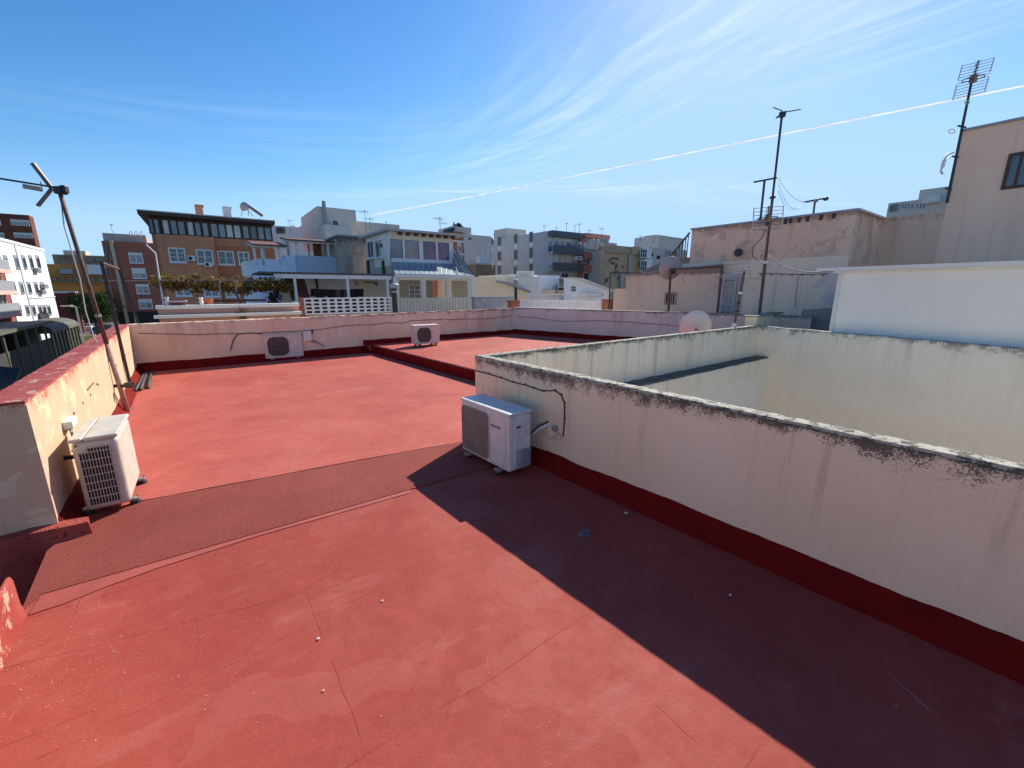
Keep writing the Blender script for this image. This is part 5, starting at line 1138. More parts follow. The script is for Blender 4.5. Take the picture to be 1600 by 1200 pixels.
mb = MB(); f.pbox(mb, 964, 376, 990, 384, -6, -3); mb.build('roof_room', gb_, t); mb = MB(); f.pbox(mb, 970, 369, 976, 378, -4, -3); mb.build('cooling_box', M['greyp'], t)
mb = MB(); f9 = fpx(1028, 90, AB); f9.pbox(mb, 1028, 370, 1068, 400, -6, 0); f9.pbox(mb, 1032, 367, 1052, 371, -4, -1); mb.build('rear_block', gb_, t)
aerial(1000, 368, 380, 56, 'aerial on the sandstone block roof, left of two', 3, 1, 10); aerial(1021, 370, 381, 56, 'aerial on the sandstone block roof, right of two', 3, 1, 50)

# --- low houses right of the glazed house
f = fpx(740, 24, AB); t = thing('house_wall', 'cream gable wall with a slanting shadowed lean-to roof right of the glazed house', 'house', tuple(f.pt(0,0)))
cy = col('cream_yellow', (.74,.60,.42), (.70,.56,.39), scale=.5); cw_ = col('cream_white', (.72,.66,.56))
mb = MB(); f.poly(mb, [(688,435),(776,432),(842,466),(688,466)], -.3, 0); mb.build('wall', cy, t)
mb = MB(); f.poly(mb, [(776,433),(840,430),(842,466),(800,447),(776,441)], -1.6, -.6) if False else f.poly(mb, [(770,430),(842,427),(842,466),(770,466)], -1.6, -.6); mb.build('upper_wall', cw_, t)
mb = MB(); f.poly(mb, [(775,439),(790,441),(827,455),(825,457),(786,443),(775,441)], -.6, .25); mb.build('lean_to_roof', M['greyp'], t)
mb = MB(); f.poly(mb, [(790,441),(827,455),(790,450)], -.3, .012) if False else None
mb = MB(); f.box(mb, f.hit(737,433)[0], f.hit(739,433)[0]+.1, -.5, f.hit(738,440)[1], -.3, .1); mb.build('end_pier', cw_, t)
f_ = Fac(f.pt(0,0,-.6), AB); win(f_, t, 818, 444, 828, 455, M['greyp'], GL, 2, 0, .05, 2, False, .05)
t = thing('garden_wall', 'grey stained concrete wall below the cream gable', 'wall', tuple(at(770,470,18.5)))
f = fpx(741, 18.5, AB); mb = MB(); f.box(mb, f.hit(741,470)[0], f.hit(802,470)[0], -1, f.hit(770,465.5)[1], -.2, 0); mb.build('wall', plaster('stained_white', (.46,.45,.43), (.40,.40,.38), 1.5, patch=(.68,.67,.64), patchamt=.56, streakc=(.2,.19,.18), streak=.5, bump=.3), t)
mb = MB(); f.box(mb, f.hit(741,470)[0], f.hit(802,470)[0], f.hit(770,465.5)[1], f.hit(770,465.5)[1]+.06, -.25, .05); mb.build('coping', M['greyp'], t)
# round-cowled black flue
q = at(806,474,15.6); t = thing('flue', 'thin black flue with a round cowl above the brick pier', 'flue', (q.x,q.y,0)); Z = lambda y: at(806,y,15.6).z
MB().lathe((q.x,q.y,0), ((.055,Z(470)-.1),(.055,Z(449))), 12).build('pipe', M['blackp'], t)
MB().lathe((q.x,q.y,0), ((.05,Z(449)),(.065,Z(448)),(.09,Z(444)),(.10,Z(441)),(.07,Z(437.5)),(.02,Z(436.5))), 14).build('cowl', M['greyp'], t)
MB().tube([(q.x+.02,q.y+.1,Z(450)), (q.x+.02,q.y+.1,Z(405))], .012, 5).build('stay', M['galv'], t)
f = fpx(806, 15.4, AB); t = thing('brick_pier', 'small brown brick pier rising at the corner of the pink parapets', 'pier', tuple(f.px(806,480)))
mb = MB(); f.pbox(mb, 799.5, 471, 812, 492, -.25, 0); mb.build('pier', col('brick_pier', (.38,.14,.08)), t); mb = MB(); f.pbox(mb, 798.5, 469, 813, 471.5, -.3, .03); mb.build('cap', col('brick_cap', (.30,.12,.08)), t)
# blue-white and gabled houses
f = fpx(840, 27, AB); t = bld('house', 'small white flat-roofed house behind the white railings', 'house', f)
ww = col('white_cool', (.80,.78,.76), (.76,.74,.72), scale=.4)
mb = MB(); f.box(mb, f.hit(808,450)[0]-.3, f.hit(841,445)[0], -6, f.hit(830,432)[1], -3, .02) ; mb.build('cream_part', cw_, t)
mb = MB(); f.box(mb, f.hit(841,445)[0]+.003, f.hit(874,445)[0], -6, f.hit(845,430)[1], -3, 0); mb.build('wall', ww, t)
mb = MB(); f.box(mb, f.hit(825,430)[0], f.hit(838,430)[0], f.hit(830,432)[1], f.hit(830,423)[1], -1.2, -.2); mb.build('roof_box', cw_, t)
win(f, t, 863, 447, 869, 452, WF, SH, 2, 0, .05, 2, False, .04)
mb = MB(); f.pbox(mb, 846, 453, 872, 461, .1, .6); mb.build('low_cream_wall', cy, t)
mb = MB(); mb.tube([f.px(853,443,1), f.px(852.5,465,1)], .03, 5); mb.build('post', M['blackp'], t)
f_ = Fac(f.pt(0,0,.2), AB); t = thing('washing', 'dark red cloths hung between the white house and the gabled house', 'washing', tuple(f_.px(880,460)))
for k in range(4):
    m_ = MB()
    for i in range(5):
        for j in range(4): q = f_.px(873+k*4+3.8*i/4, 450+11*j/3, math.sin(i*2+k)*.08); m_.v.append(tuple(q))
    for i in range(4):
        for j in range(3): a = i*4+j; m_.f.append((a,a+1,a+5,a+4))
    o = m_.build('cloth', flat('red_cloth%d' % k, (.16,.015,.02), .9), t); md = o.modifiers.new('thick','SOLIDIFY'); md.thickness = .02
f = fpx(886, 26, AB); t = bld('house', 'white gabled house with a grey tiled roof right of the red cloths', 'house', f)
mb = MB(); f.poly(mb, [(886,435),(903,436),(952,455),(952,474),(886,474)], -.3, 0); mb.build('gable_wall', ww, t)
mb = MB(); f.poly(mb, [(886,433.5),(904,434.5),(953,453.5),(953,455.5),(903,436.5),(886,435.2)], -.5, .3); mb.build('verge', WF, t)
mb = MB(); f.poly(mb, [(904,434.5),(953,453.5),(953,454.5),(904,435.5)], -5, -.31); mb.build('roof', M['greyp'], t)
win(f, t, 892, 448, 899, 455, WF, GL, 1, 0, .05, 1, False, .05)
mb = MB(); f.pbox(mb, 907, 457, 933, 464, .1, .5); mb.build('balustrade_wall', cw_, t)
mb = MB()
for k in range(14): x = 908+k*1.85; f.pbox(mb, x, 459, x+.9, 463, .5, .52)
mb.build('pierced_panel', M['greyp'], t)
# white wall and railings next to the right parapet
f = Fac(RW.pt(0,0,-2.6), q=tuple(RW.pt(1,0,-2.6))[:2]); t = thing('terrace_wall', 'low white terrace wall behind the white railings', 'wall', tuple(f.px(870,480)))
mb = MB(); f.box(mb, f.hit(812,470)[0], f.hit(941,470)[0], -1, f.hit(870,471)[1], -.15, 0); mb.build('wall', col('white_warm', (.74,.70,.66)), t)
fr2 = Fac(RW.pt(0,0,-1.0), q=tuple(RW.pt(1,0,-1.0))[:2]); t = thing('railing', 'white metal railing with upright bars behind the right pink parapet', 'railing', tuple(fr2.px(880,480)))
a0, a1 = fr2.hit(813,474)[0], fr2.hit(938,472)[0]; z0_, z1_ = 1.05, fr2.hit(880,470.5)[1]
mb = MB(); fr2.box(mb, a0, a1, z1_-.03, z1_+.02, -.03, .03); fr2.box(mb, a0, a1, 1.06, 1.09, -.015, .015); mb.build('rails', WF, t)
mb = MB(); nb = int((a1-a0)/.105)
for k in range(nb+1): a = a0 + (a1-a0)*k/nb; fr2.box(mb, a-.011, a+.011, .9, z1_-.03, -.011, .011)
mb.build('bars', WF, t)
fr3 = Fac(RW.pt(0,0,-2.2), q=tuple(RW.pt(1,0,-2.2))[:2]); t = thing('railing', 'second thinner white railing on the terrace wall further back', 'railing', tuple(fr3.px(870,468)))
mb = MB(); a0, a1 = fr3.hit(822,465)[0], fr3.hit(940,464)[0]; zz = fr3.hit(870,461)[1]; z3 = fr3.hit(870,472)[1]
for k in range(50): a = a0 + (a1-a0)*k/49; fr3.box(mb, a-.008, a+.008, z3, zz, -.008, .008)
mb.build('bars', WF, t); mb = MB(); fr3.box(mb, a0, a1, zz, zz+.04, -.02, .02); mb.build('rail', WF, t)
mb = MB(); fr2.pbox(mb, 940, 467, 952, 488, -.3, 0); tag(mb.build('brick_pier', col('brick_pier', (.38,.14,.08))), 'brown brick pier at the right end of the white railings', 'pier')

# --- right: pink block with dish, blockhouse wall, stairs
f = Fac(RW.pt(0,0,-1.9), q=tuple(RW.pt(1,0,-1.9))[:2]); PX = f; t = thing('roof_house', 'pink plastered roof house with a barred window and a shuttered door', 'house', tuple(f.px(980,490)))
pp_ = plaster('pink_plaster', (.82,.60,.44), (.76,.54,.40), 1.0, top=f.hit(1000,429)[1], band=.15, mold=.3, moldc=(.25,.16,.13), streakc=(.46,.30,.25), streak=.35, streakscale=2, patch=(.66,.46,.35), patchamt=.60)
ax, ay = f.hit(978,460)[0], f.hit(1128,450)[0]; zt = f.hit(1040,424)[1]
mb = MB(); f.poly(mb, [(978,431),(1128,413),(1128,500),(978,500)], -3, 0); mb.build('wall', pp_, t)
mb = MB(); f.poly(mb, [(977,429.5),(1129,411.5),(1129,413),(977,431)], -3, .05); mb.build('coping', M['greyp'], t)
win(f, t, 1041, 459, 1054, 474, flat('tan_frame', (.42,.28,.22), .8), DK, 4, 0, .04, 0, False, .05)
win(f, t, 1130, 437, 1146, 489, M['galv'], flat('louvre', (.18,.19,.18), .6), 1, 0, .05, 14, False, .05, 'door')
mb = MB(); f.poly(mb, [(1128,428),(1240,430),(1240,500),(1128,500)], -.35, -.02); mb.build('door_wall', plaster('pale_pink', (.60,.50,.46), (.55,.45,.42), 1.2, streakc=(.42,.33,.30), streak=.4, patch=(.66,.58,.54), patchamt=.6), t)
mb = MB(); f.pbox(mb, 953, 451, 977.5, 486, -.8, -.3); mb.build('low_wing', pp_, t)
# dish and its steel frame
fd = Fac(RW.pt(0,0,-.5), q=tuple(RW.pt(1,0,-.5))[:2]); t = thing('gantry', 'rusty steel goalpost frame before the pink roof house', 'frame', tuple(fd.px(1045,488)))
for n_, p, q in (('post', (1044,490), (1048,421)), ('post', (1120.5,492), (1128,417))): MB().tube([fd.px(*p), fd.px(*q)], .033, 6).build(n_, M['steel_rust'], t)
MB().tube([fd.px(1047,421), fd.px(1129,416.5)], .03, 6).build('rail', M['steel_rust'], t)
fd2 = Fac(RW.pt(0,0,-.9), q=tuple(RW.pt(1,0,-.9))[:2]); t = thing('gantry', 'thin grey steel frame beside the brown pier, left of the pink roof house', 'frame', tuple(fd2.px(953,485)))
MB().tube([fd2.px(951,487), fd2.px(954,426)], .02, 5).build('post', M['steel_dark'], t); MB().tube([fd2.px(954,426), fd2.px(1003,427)], .016, 5).build('rail', M['steel_dark'], t)
def dish(c, nrm, r, m, t, depth=.16, name='reflector'):
    nrm = nrm.normalized(); Mx = nrm.to_track_quat('Z','Y').to_matrix().to_4x4(); n = 28; mb = MB(); o = 0; rings = 7
    prof = [(r*i/rings, depth*(i/rings)**2) for i in range(rings+1)]
    for side, dz in ((1,0),(-1,-.006)):
        base = len(mb.v)
        for rr, z in prof:
            for k in range(n): a = 2*math.pi*k/n; mb.v.append(tuple(c + Mx @ Vector((rr*math.cos(a), rr*math.sin(a)*1.06, z+dz))))
        for i in range(rings):
            for k in range(n): mb.f.append((base+i*n+k, base+i*n+(k+1)%n, base+(i+1)*n+(k+1)%n, base+(i+1)*n+k))
    b2 = (rings+1)*n
    for k in range(n): mb.f.append((rings*n+k, rings*n+(k+1)%n, b2+rings*n+(k+1)%n, b2+rings*n+k))
    return mb.build(name, m, t, smooth=True)
dm = flat('dish_grey', (.40,.34,.30), .55, var=.1, scale=3)
c = fd.px(1046, 421, -.18); t = thing('satellite_dish', 'round grey satellite dish fixed on the rusty goalpost frame', 'satellite dish', tuple(c))
dish(c, -Vector((.55,1.0,.25)) if False else Vector((.15,1,.35)), .315, dm, t)
MB().tube([fd.px(1047,424), c], .03, 6).build('bracket', M['steel_dark'], t); MB().box(tuple(c-Vector((.06,.12,.12))), tuple(c+Vector((.08,-.02,.02)))).build('mount', M['steel_dark'], t)
MB().tube([c+Vector((.0,0,-.2)), c+Vector((.12,.45,.15))], .012, 5).build('feed_arm', M['galv'], t)
cdp = at(1087, 520, 7.9); c = Vector((cdp.x, cdp.y, at(1087, 513, 7.9).z)); t = thing('satellite_dish', 'cream satellite dish seen from behind, rising behind the light well wall', 'satellite dish', (c.x, c.y, .22))
dish(c, Vector((.25,1,.35)), .285, flat('dish_cream', (.66,.61,.52), .85, spec=.1, var=.06, scale=4), t, .12)
MB().tube([(c.x, c.y-.02, .22), (c.x, c.y-.06, c.z-.1), c], .025, 7).build('mast', M['galv'], t)
# small antenna pole at the corner of the light well
p0 = PL.px(1152, 507, 0) + outn*-.0; p0 = Vector((p0.x, p0.y, .97)) + outn*.06; YY = p0.y
t = thing('antenna_pole', 'short rusty antenna pole clamped at the far corner of the light well', 'antenna', tuple(p0)); pt1 = at(1163, 424, YY)
MB().tube([p0, p0.lerp(pt1,.5), pt1], .022, 8).build('pole', M['steel_rust'], t); MB().lathe(p0, ((.05,-.02),(.045,.05),(.03,.08)), 10).build('base_clamp', M['whitep'], t)
for fr in (.3,.45,.62): MB().lathe(p0.lerp(pt1,fr), ((.038,-.02),(.038,.02)), 10).build('clamp', M['whitep'] if fr == .62 else M['blackp'], t)
mb = MB()
mb.tube([at(1117,432,YY), at(1190,436,YY)], .006, 4); mb.tube([at(1130,415,YY), at(1172,409,YY)], .005, 4); mb.tube([at(1172,409,YY), at(1173,432,YY)], .005, 4)
for k in range(7): x = 1118+k*7; mb.tube([at(x,428+k*.8,YY-.15), at(x+8,434+k*.8,YY+.15)], .004, 4)
for k in range(4): mb.tube([at(1137,416+k*5,YY), at(1173,412+k*5,YY)], .004, 4)
mb.tube([at(1158,428,YY), at(1152,441,YY)], .006, 4); mb.tube([at(1173,430,YY), at(1167,441,YY)], .006, 4); mb.build('antenna', M['galv'], t)
# small round lamp-like disc on the big wall is built with that wall
# big weathered pink wall (long side runs away to the left), stairs rail at its far end
cn = at(1318, 451, 10.2); fL = Fac((cn.x, cn.y), AA); t = bld('house', 'high weathered pink house wall with rust streaks under its coping', 'house', fL)
ztop = fL.hit(1348,328)[1]
pw = plaster('peeled_pink', (.86,.60,.43), (.78,.52,.37), .9, top=ztop, band=.35, mold=.4, moldc=(.34,.19,.13), streakc=(.40,.20,.13), streak=.6, streakscale=2.5, patch=(.62,.43,.33), patchamt=.54, bump=.5)
pw2 = plaster('pale_lower', (.88,.71,.53), (.78,.63,.49), .8, streakc=(.44,.36,.32), streak=.35, patch=(.68,.59,.53), patchamt=.58, bump=.45)
mb = MB(); fL.poly(mb, [(1081,357),(1352,327),(1338,402),(1337,404),(1075,405),(1080,360)], -3.5, 0) if False else None
aA, aBq = fL.hit(1081,400)[0], 0
zmid = fL.hit(1340,398)[1]
s0, s1 = sorted((aA, 0)); sM = fL.hit(1081,380)[0]
mb = MB(); fL.box(mb, 0, fL.hit(1079,385)[0], zmid, ztop, -4, 0); mb.build('upper_wall', pw, t)
mb = MB(); fL.box(mb, 0, fL.hit(1060,440)[0], -6, zmid-.002, -4, .015); mb.build('lower_wall', pw2, t)
mb = MB(); fL.box(mb, -.05, fL.hit(1079,385)[0]+.03, ztop, ztop+.05, -4, .04); mb.build('coping', M['greyp'], t)
mb = MB()
for x in (1200,1228,1236,1249,1262,1283,1302): a, z = fL.hit(x, 345); fL.box(mb, a-.03, a+.03, ztop-.12, ztop-.0, 0, .05)
mb.build('scuppers', M['steel_dark'], t)
aa, zz = fL.hit(1155,395); Mx = Matrix.Rotation(math.atan2(fL.n.y, fL.n.x),4,'Z') @ Matrix.Rotation(R(90),4,'Y')
MB().lathe(fL.pt(aa,zz,.02), ((.10,0),(.11,.06),(.08,.11)), 14, Mx).build('wall_lamp', M['steel_dark'], t)
mb = MB(); mb.tube([fL.px(x, 428+math.sin(x)*.8, .02) for x in range(1186,1300,6)], .012, 5)
for x in range(1190,1300,16): q = fL.px(x, 428, .02); mb.tube([q, q+Vector((0,0,-.05))], .02, 5)
mb.build('cable_run', M['cable_p'], t); mb = MB(); mb.tube([fL.px(1248,429,.02), fL.px(1245,455,.02), fL.px(1242,480,.02)], .012, 5); mb.build('conduit', M['greyp'], t)
# stair parapet rail at the far end
fe = Fac(fL.pt(fL.hit(1079,385)[0]+.02, 0), AA); t = thing('stair_railing', 'dark slanting stair railing at the far end of the high pink wall', 'railing', tuple(fe.px(1060,402)))
mb = MB(); mb.tube([fe.px(1078,363), fe.px(1046,403)], .03, 5); mb.build('handrail', M['steel_dark'], t)
for x in (1051,1057,1062,1067,1072,1076): q = fe.px(x, 363+(1078-x)*1.25); MB().tube([q, Vector((q.x,q.y,fe.px(x,403).z))], .016, 4).build('bar', M['steel_dark'], t)
mb = MB(); fe.poly(mb, [(1079,402),(1045,404),(1000,425),(1079,440)], -.3, 0); mb.build('stair_parapet', pp_, t)
# return wall and the taller brown wing
fB = Fac((cn.x, cn.y), AB); t = bld('house', 'taller beige brown house wing with a framed window at the right edge', 'house', fB)
aR = fB.hit(1376,370)[0]; c2 = fB.pt(aR, 0); fR = Fac((c2.x, c2.y), AA)
bb = plaster('beige_brown', (.82,.56,.40), (.76,.51,.36), .8, top=fR.hit(1480,325)[1], band=.5, mold=.25, moldc=(.38,.18,.11), streakc=(.44,.20,.12), streak=.55, streakscale=1.4, bump=.35)
bb2 = col('beige_brown2', (.78,.52,.37), (.72,.47,.33), scale=.6, streakc=(.46,.30,.22), streak=.25)
zr_ = min(fR.hit(1376,335)[1], ztop + .03); aS = fR.hit(1478,325)[0]; 
mb = MB(); fB.box(mb, .01, aR+.3, -6, zr_+.02, -.25, 0); mb.build('return_wall', pw2 if False else pw, t)
mb = MB(); fR.box(mb, 0, aS, -6, fR.hit(1430,329)[1], -5, 0) if False else fR.box(mb, 0.01, aS, -6, zr_, -5, 0); mb.build('wall', bb, t)
zh = fR.hit(1509,205)[1]; mb = MB(); fR.box(mb, aS, aS-9, -6, zh, -6, -.002); mb.build('upper_wall', bb2, t)
mb = MB(); fR.box(mb, aS+.04, aS-9, zh, zh+.05, -6, .05); mb.build('coping', M['greyp'], t)
win(fR, t, 1577, 243, 1606, 289, DF, GL, 2, 0, -.02 if False else .03, 0, False, .06)
mb = MB(); fR.tube = None
q0, q1 = fR.px(1356,378,.05), fR.px(1352,406,.05); mb.tube([q0, q1], .05, 8); mb.build('downpipe', M['greyp'], t)
# distant block over the wall
f = fpx(1388, 60, AB); t = bld('apartment_building', 'distant pale apartment block just above the rust streaked wall', 'building', f)
db = col('far_beige', (.52,.45,.38)); 
f = fpx(1470, 60, AB); c3 = f.pt(0,0); fq = Fac((c3.x,c3.y), AA)
mb = MB(); fq.box(mb, 0, fq.hit(1388,320)[0], -7.5, fq.hit(1468,296)[1]-1.0, -8, 0); mb.build('wall', db, t); mb = MB(); fq.box(mb, -9, fq.hit(1434,300)[0], 0, fq.hit(1468,291)[1], -7, -1); mb.build('upper_block', db, t)
for x in (1409,1414,1419,1424,1432,1437,1442): win(fq, t, x, 318, x+3, 326, WF, GL, 1, 0, .1, 0, False, .05)
win(fq, t, 1392, 321, 1402, 330, M['greyp'], GL, 1, 0, .3); mb = MB(); fq.pbox(mb, 1445, 306, 1470, 318, 0, 1.2); mb.build('balcony', SH, t)

# --- white clad box beyond the light well
zb_ = .93; cwb = Fac(BW.pt(0,0,-.0), q=tuple(BW.pt(1,0,0))[:2]); off = .12
nb_ = BW.n if BW.n.dot(PL.d) < 0 else BW.n
away = PL.d
fx = Fac(PLE + away*.34, q=tuple(PLE + away*.34 + BW.d)[:2]); t = thing('white_roof_box', 'large plain white clad roof box behind the light well', 'roof box', tuple(fx.px(1300,520)))
aw0 = fx.hit(1299,500)[0]; zt_ = fx.hit(1311,418)[1]
clad = flat('white_cladding', (.88,.81,.71), .42, var=.03, scale=1.5)
mb = MB(); fx.box(mb, aw0+.06, aw0+7.5, .90, zt_-.10, -3, 0); mb.build('panel', clad, t)
mb = MB(); fx.box(mb, aw0, aw0+.06, .86, zt_-.06, -3, .03); mb.build('corner_trim', WF, t)
mb = MB(); fx.box(mb, aw0, aw0+7.5, .86, .90, -3, .05); mb.build('bottom_trim', WF, t)
mb = MB(); fx.box(mb, aw0-.08, aw0+7.5, zt_-.10, zt_-.06, -3.05, .04); fx.box(mb, aw0-.34, aw0+7.5, zt_-.06, zt_, -3.1, .10); mb.build('roof_flashing', WF, t)
# low grey walls between
fy = Fac(PLE + away*2.2, q=tuple(PLE + away*2.2 + BW.d)[:2]); t = thing('low_roof_wall', 'grey plastered low wall with a brown recess left of the white roof box', 'wall', tuple(fy.px(1260,515)))
mb = MB(); fy.poly(mb, [(1253,484),(1306,481),(1306,530),(1243,530)], -1.2, 0); mb.build('wall', plaster('grey_plaster', (.34,.31,.28), (.30,.28,.25), 1.2, patch=(.42,.38,.34), patchamt=.58), t)
mb = MB(); fy.poly(mb, [(1247,486),(1254,484),(1251,530),(1241,530)], -.5, .05); mb.build('pier', pw2, t)
mb = MB(); fy.poly(mb, [(1222,499),(1242,497),(1240,530),(1218,530)], -1.5, -.6); mb.build('recess', flat('brown_recess', (.24,.16,.09), .9), t)
mb = MB(); fz = Fac(PLE + away*.12 + outn*.05, q=tuple(PLE + away*.12 + BW.d)[:2])
t = thing('wall_end', 'thick beige wall end between the pink parapet and the light well corner', 'wall', tuple(PLE))
pA = PLE + outn*.02 + away*.12; pB = RWE
e1 = gr(1222, 489, 1.12); fE = Fac((pA.x,pA.y), q=(e1.x,e1.y)); mb = MB(); fE.poly(mb, [(1183,495),(1222,489),(1221,530),(1180,530)], -.22, 0); mb.build('wall', col('wall_end_beige', (.86,.74,.52)), t)
mb = MB(); fE.poly(mb, [(1182,493.5),(1223,487.5),(1223,489.5),(1182,495.5)], -.25, .02); mb.build('coping', M['mold_top'], t)

# --- masts at the right
p0 = gr(1183, 494, 1.06); p0 = RW.px(1186, 490, -.1); p0.z = 1.0; YY = p0.y; t = thing('antenna_mast', 'tallest rusty antenna mast with a grid antenna halfway and a small yagi on top', 'antenna', tuple(p0))
pt1 = at(1222, 178, YY-.1)
MB().tube([p0, p0.lerp(pt1,.3)], .036, 8).build('lower_tube', M['steel_rust'], t); MB().tube([p0.lerp(pt1,.28), p0.lerp(pt1,.62)], .030, 8).build('middle_tube', M['steel_rust'], t); MB().tube([p0.lerp(pt1,.6), pt1], .024, 8).build('upper_tube', M['steel_dark'], t)
MB().lathe(p0.lerp(pt1,.30), ((.042,-.03),(.042,.03)), 10).build('clamp', M['whitep'], t); MB().lathe(p0.lerp(pt1,.62), ((.06,-.02),(.06,.02)), 10).build('clamp', M['steel_dark'], t)
mb = MB(); Yt = pt1.y; mb.tube([at(1213,184,Yt-.2), at(1228,174,Yt)], .018, 5); mb.tube([at(1208,168,Yt), at(1222,173,Yt)], .011, 4); mb.tube([at(1227,175,Yt), at(1251,171,Yt)], .011, 4); mb.build('top_yagi', M['steel_dark'], t); MB().box(tuple(at(1222,179,Yt)-Vector((.05,.04,.05))), tuple(at(1222,179,Yt)+Vector((.06,.04,.05)))).build('top_clamp', M['steel_dark'], t)
def grid_antenna(t, cx, cy, w_, h_, Y, tilt, n, gap, side):
    """two reflector grids above each other, bow-tie loops and director rods"""
    def P(u, v, dy=0): return at(cx + u + v*tilt*-1, cy + v - u*side, Y+dy)
    mb = MB()
    for k in range(n): v = -h_/2 + h_*k/(n-1); mb.tube([P(-w_/2, v), P(w_/2, v)], .006, 4)
    mb.build('reflector_grid', M['galv'], t)
    mb = MB()
    for sx in (-1,1):
        for a_, b_ in ((-h_/2-1, -gap), (gap, h_/2+1)): mb.tube([P(sx*w_/2, a_), P(sx*w_/2, b_)], .013, 4)
    mb.build('reflector_side', flat('pale_side', (.60,.50,.44), .6), t)
    mb = MB()
    for sx in (-1,1): mb.tube([P(sx*w_*.05, 0, -.15), P(sx*w_*.15, -h_*.07, -.15), P(sx*w_*.32, -h_*.05, -.15), P(sx*w_*.36, h_*.02, -.15), P(sx*w_*.15, h_*.05, -.15), P(sx*w_*.05, 0, -.15)], .010, 4)
    mb.build('dipole', M['steel_dark'], t)
    mb = MB(); mb.tube([P(0, h_*.15, -.1), P(0, -h_*.1, -.3), P(0, -h_*.55, -.7)], .012, 4)
    for k in range(8): v = -h_*(.08+.06*k); mb.tube([P(-w_*.08, v, -.35-.05*k), P(w_*.08, v-1, -.35-.05*k)], .006, 4)
    mb.build('directors', M['steel_rust'], t); q = P(0, 0, -.12); MB().box(tuple(q-Vector((.05,.04,.07))), tuple(q+Vector((.05,.04,.07)))).build('balun_box', flat('rust_box', (.34,.20,.12), .8), t)
grid_antenna(t, 1200, 341, 46, 34, YY-.1, .06, 7, 1, .08)
mb = MB(); mb.tube([at(1197,358,YY), at(1190,372,YY), at(1177,385,YY), at(1176,400,YY), at(1184,406,YY), at(1196,402,YY), at(1190,398,YY), at(1188,402,YY)], .010, 5); mb.build('antenna_cable', M['cable_k'], t, smooth=True)
t = thing('cable', 'thin black cable drooping from the tall mast to the white roof box', 'cable', tuple(at(1198,396,YY))); q1 = fx.px(1312,421,.05)
MB().tube(sag(at(1198,398,YY), q1, .18, 14), .008, 5).build('sheath', M['cable_k'], t, smooth=True)
# wires from the mast to the right aerial
aq = fL.px(1268, 338, -.1)
t = thing('antenna', 'short T-shaped aerial with a round end on the high pink wall', 'antenna', tuple(aq)); q = fL.px(1271,313,-.1)
MB().tube([aq, q], .022, 6).build('mast', M['steel_dark'], t); MB().tube([fL.px(1254,315,-.1), fL.px(1288,309,-.1)], .020, 5).build('boom', M['steel_dark'], t)
MB().lathe(fL.px(1288,310,-.1), ((.03,-.04),(.055,-.02),(.055,.03),(.02,.05)), 10).build('end_unit', M['steel_dark'], t); MB().tube([fL.px(1274,311,-.1), fL.px(1273,315,-.1)], .03, 5).build('clamp', M['steel_dark'], t)
aq2 = fL.px(1185, 347, -.1); t = thing('antenna', 'plain T-shaped aerial on the high pink wall left of the tall mast', 'antenna', tuple(aq2)); q2 = fL.px(1192,281,-.1)
MB().tube([aq2, q2], .028, 6).build('mast', M['steel_dark'], t); MB().tube([fL.px(1175,284,-.1), fL.px(1211,277,-.1)], .024, 5).build('boom', M['steel_dark'], t)
t = thing('wires', 'thin sagging wires between the tall mast and the short T-shaped aerial', 'wires', tuple(q))
for y, e, d in ((278,(1278,310),.25),(286,(1262,313),.35),(298,(1255,314),.30)): MB().tube(sag(at(1216,y,YY), fL.px(*e,-.1), d, 12), .005, 4).build('wire', M['galv'], t, smooth=True)
# mast on the brown wing
m0 = fR.px(1481, 318, .12); YY2 = m0.y; t = thing('antenna_mast', 'dark mast with a large grid antenna beside the tall brown wing', 'antenna', tuple(m0)); m1 = at(1520, 118, YY2)
MB().tube([m0, m1], .030, 8, .022).build('pole', M['steel_dark'], t)
grid_antenna(t, 1521, 123, 50, 52, YY2, .28, 12, 4, .25)
for fr, mm in ((.12,M['steel_dark']),(.38,M['steel_dark']),(.62,M['steel_dark'])):
    q = m0.lerp(m1, fr); MB().tube([q - Vector((.10,0,0)), q + Vector((.18,.1,0))], .02, 5).build('bracket', mm, t)
for cx, cy, rr_ in ((1511,160,3),(1487,205,4)):
    mb = MB(); mb.tube([at(cx+rr_*math.cos(a*.6)*1.3, cy+rr_*math.sin(a*.6)*.8, YY2-.02) for a in range(12)], .010, 4); mb.build('cable_coil', M['cable_w'], t, smooth=True)
mb = MB(); mb.tube([at(1490,238,YY2), at(1480,242,YY2), at(1473,254,YY2), at(1470,268,YY2), at(1473,272,YY2)], .022, 5); mb.tube([at(1488,244,YY2), at(1478,250,YY2), at(1474,262,YY2)], .014, 5); mb.build('torn_plastic', WF, t, smooth=True)
# rooftop aerials above the middle houses
aerial(572, 328, 362, 30, 'tall forked aerial between the white block and the glazed house', 6, 1.1, 170, 1); aerial(688, 338, 364, 22, 'yagi aerial over the right end of the glazed house roof', 6, 1.2, 170, 1)
aerial(579, 340, 358, 45, 'thin leaning aerial right of the tall forked one', 3, .6, 60); aerial(604, 345, 356, 44, 'small dark aerial on the white wing roof', 2, .6, 20)
aerial(454, 343, 364, 50, 'thin aerial behind the red edged pergola roof', 3, .8, 20)

# ================================================================== the street at the left
GZ = -7.5
struct(MB().add([tuple(Vector((p.x,p.y,GZ+.12))) for p in (at(60,451,52)+V2(-40,0), at(60,451,52), at(150,451,74), at(150,451,74)+V2(-70,40))], [(0,1,2,3)]).build('pavement', plaster('paving', (.30,.27,.23), (.26,.24,.21), .3)))
def onst(px, py, z=GZ): return gr(px, py, z)
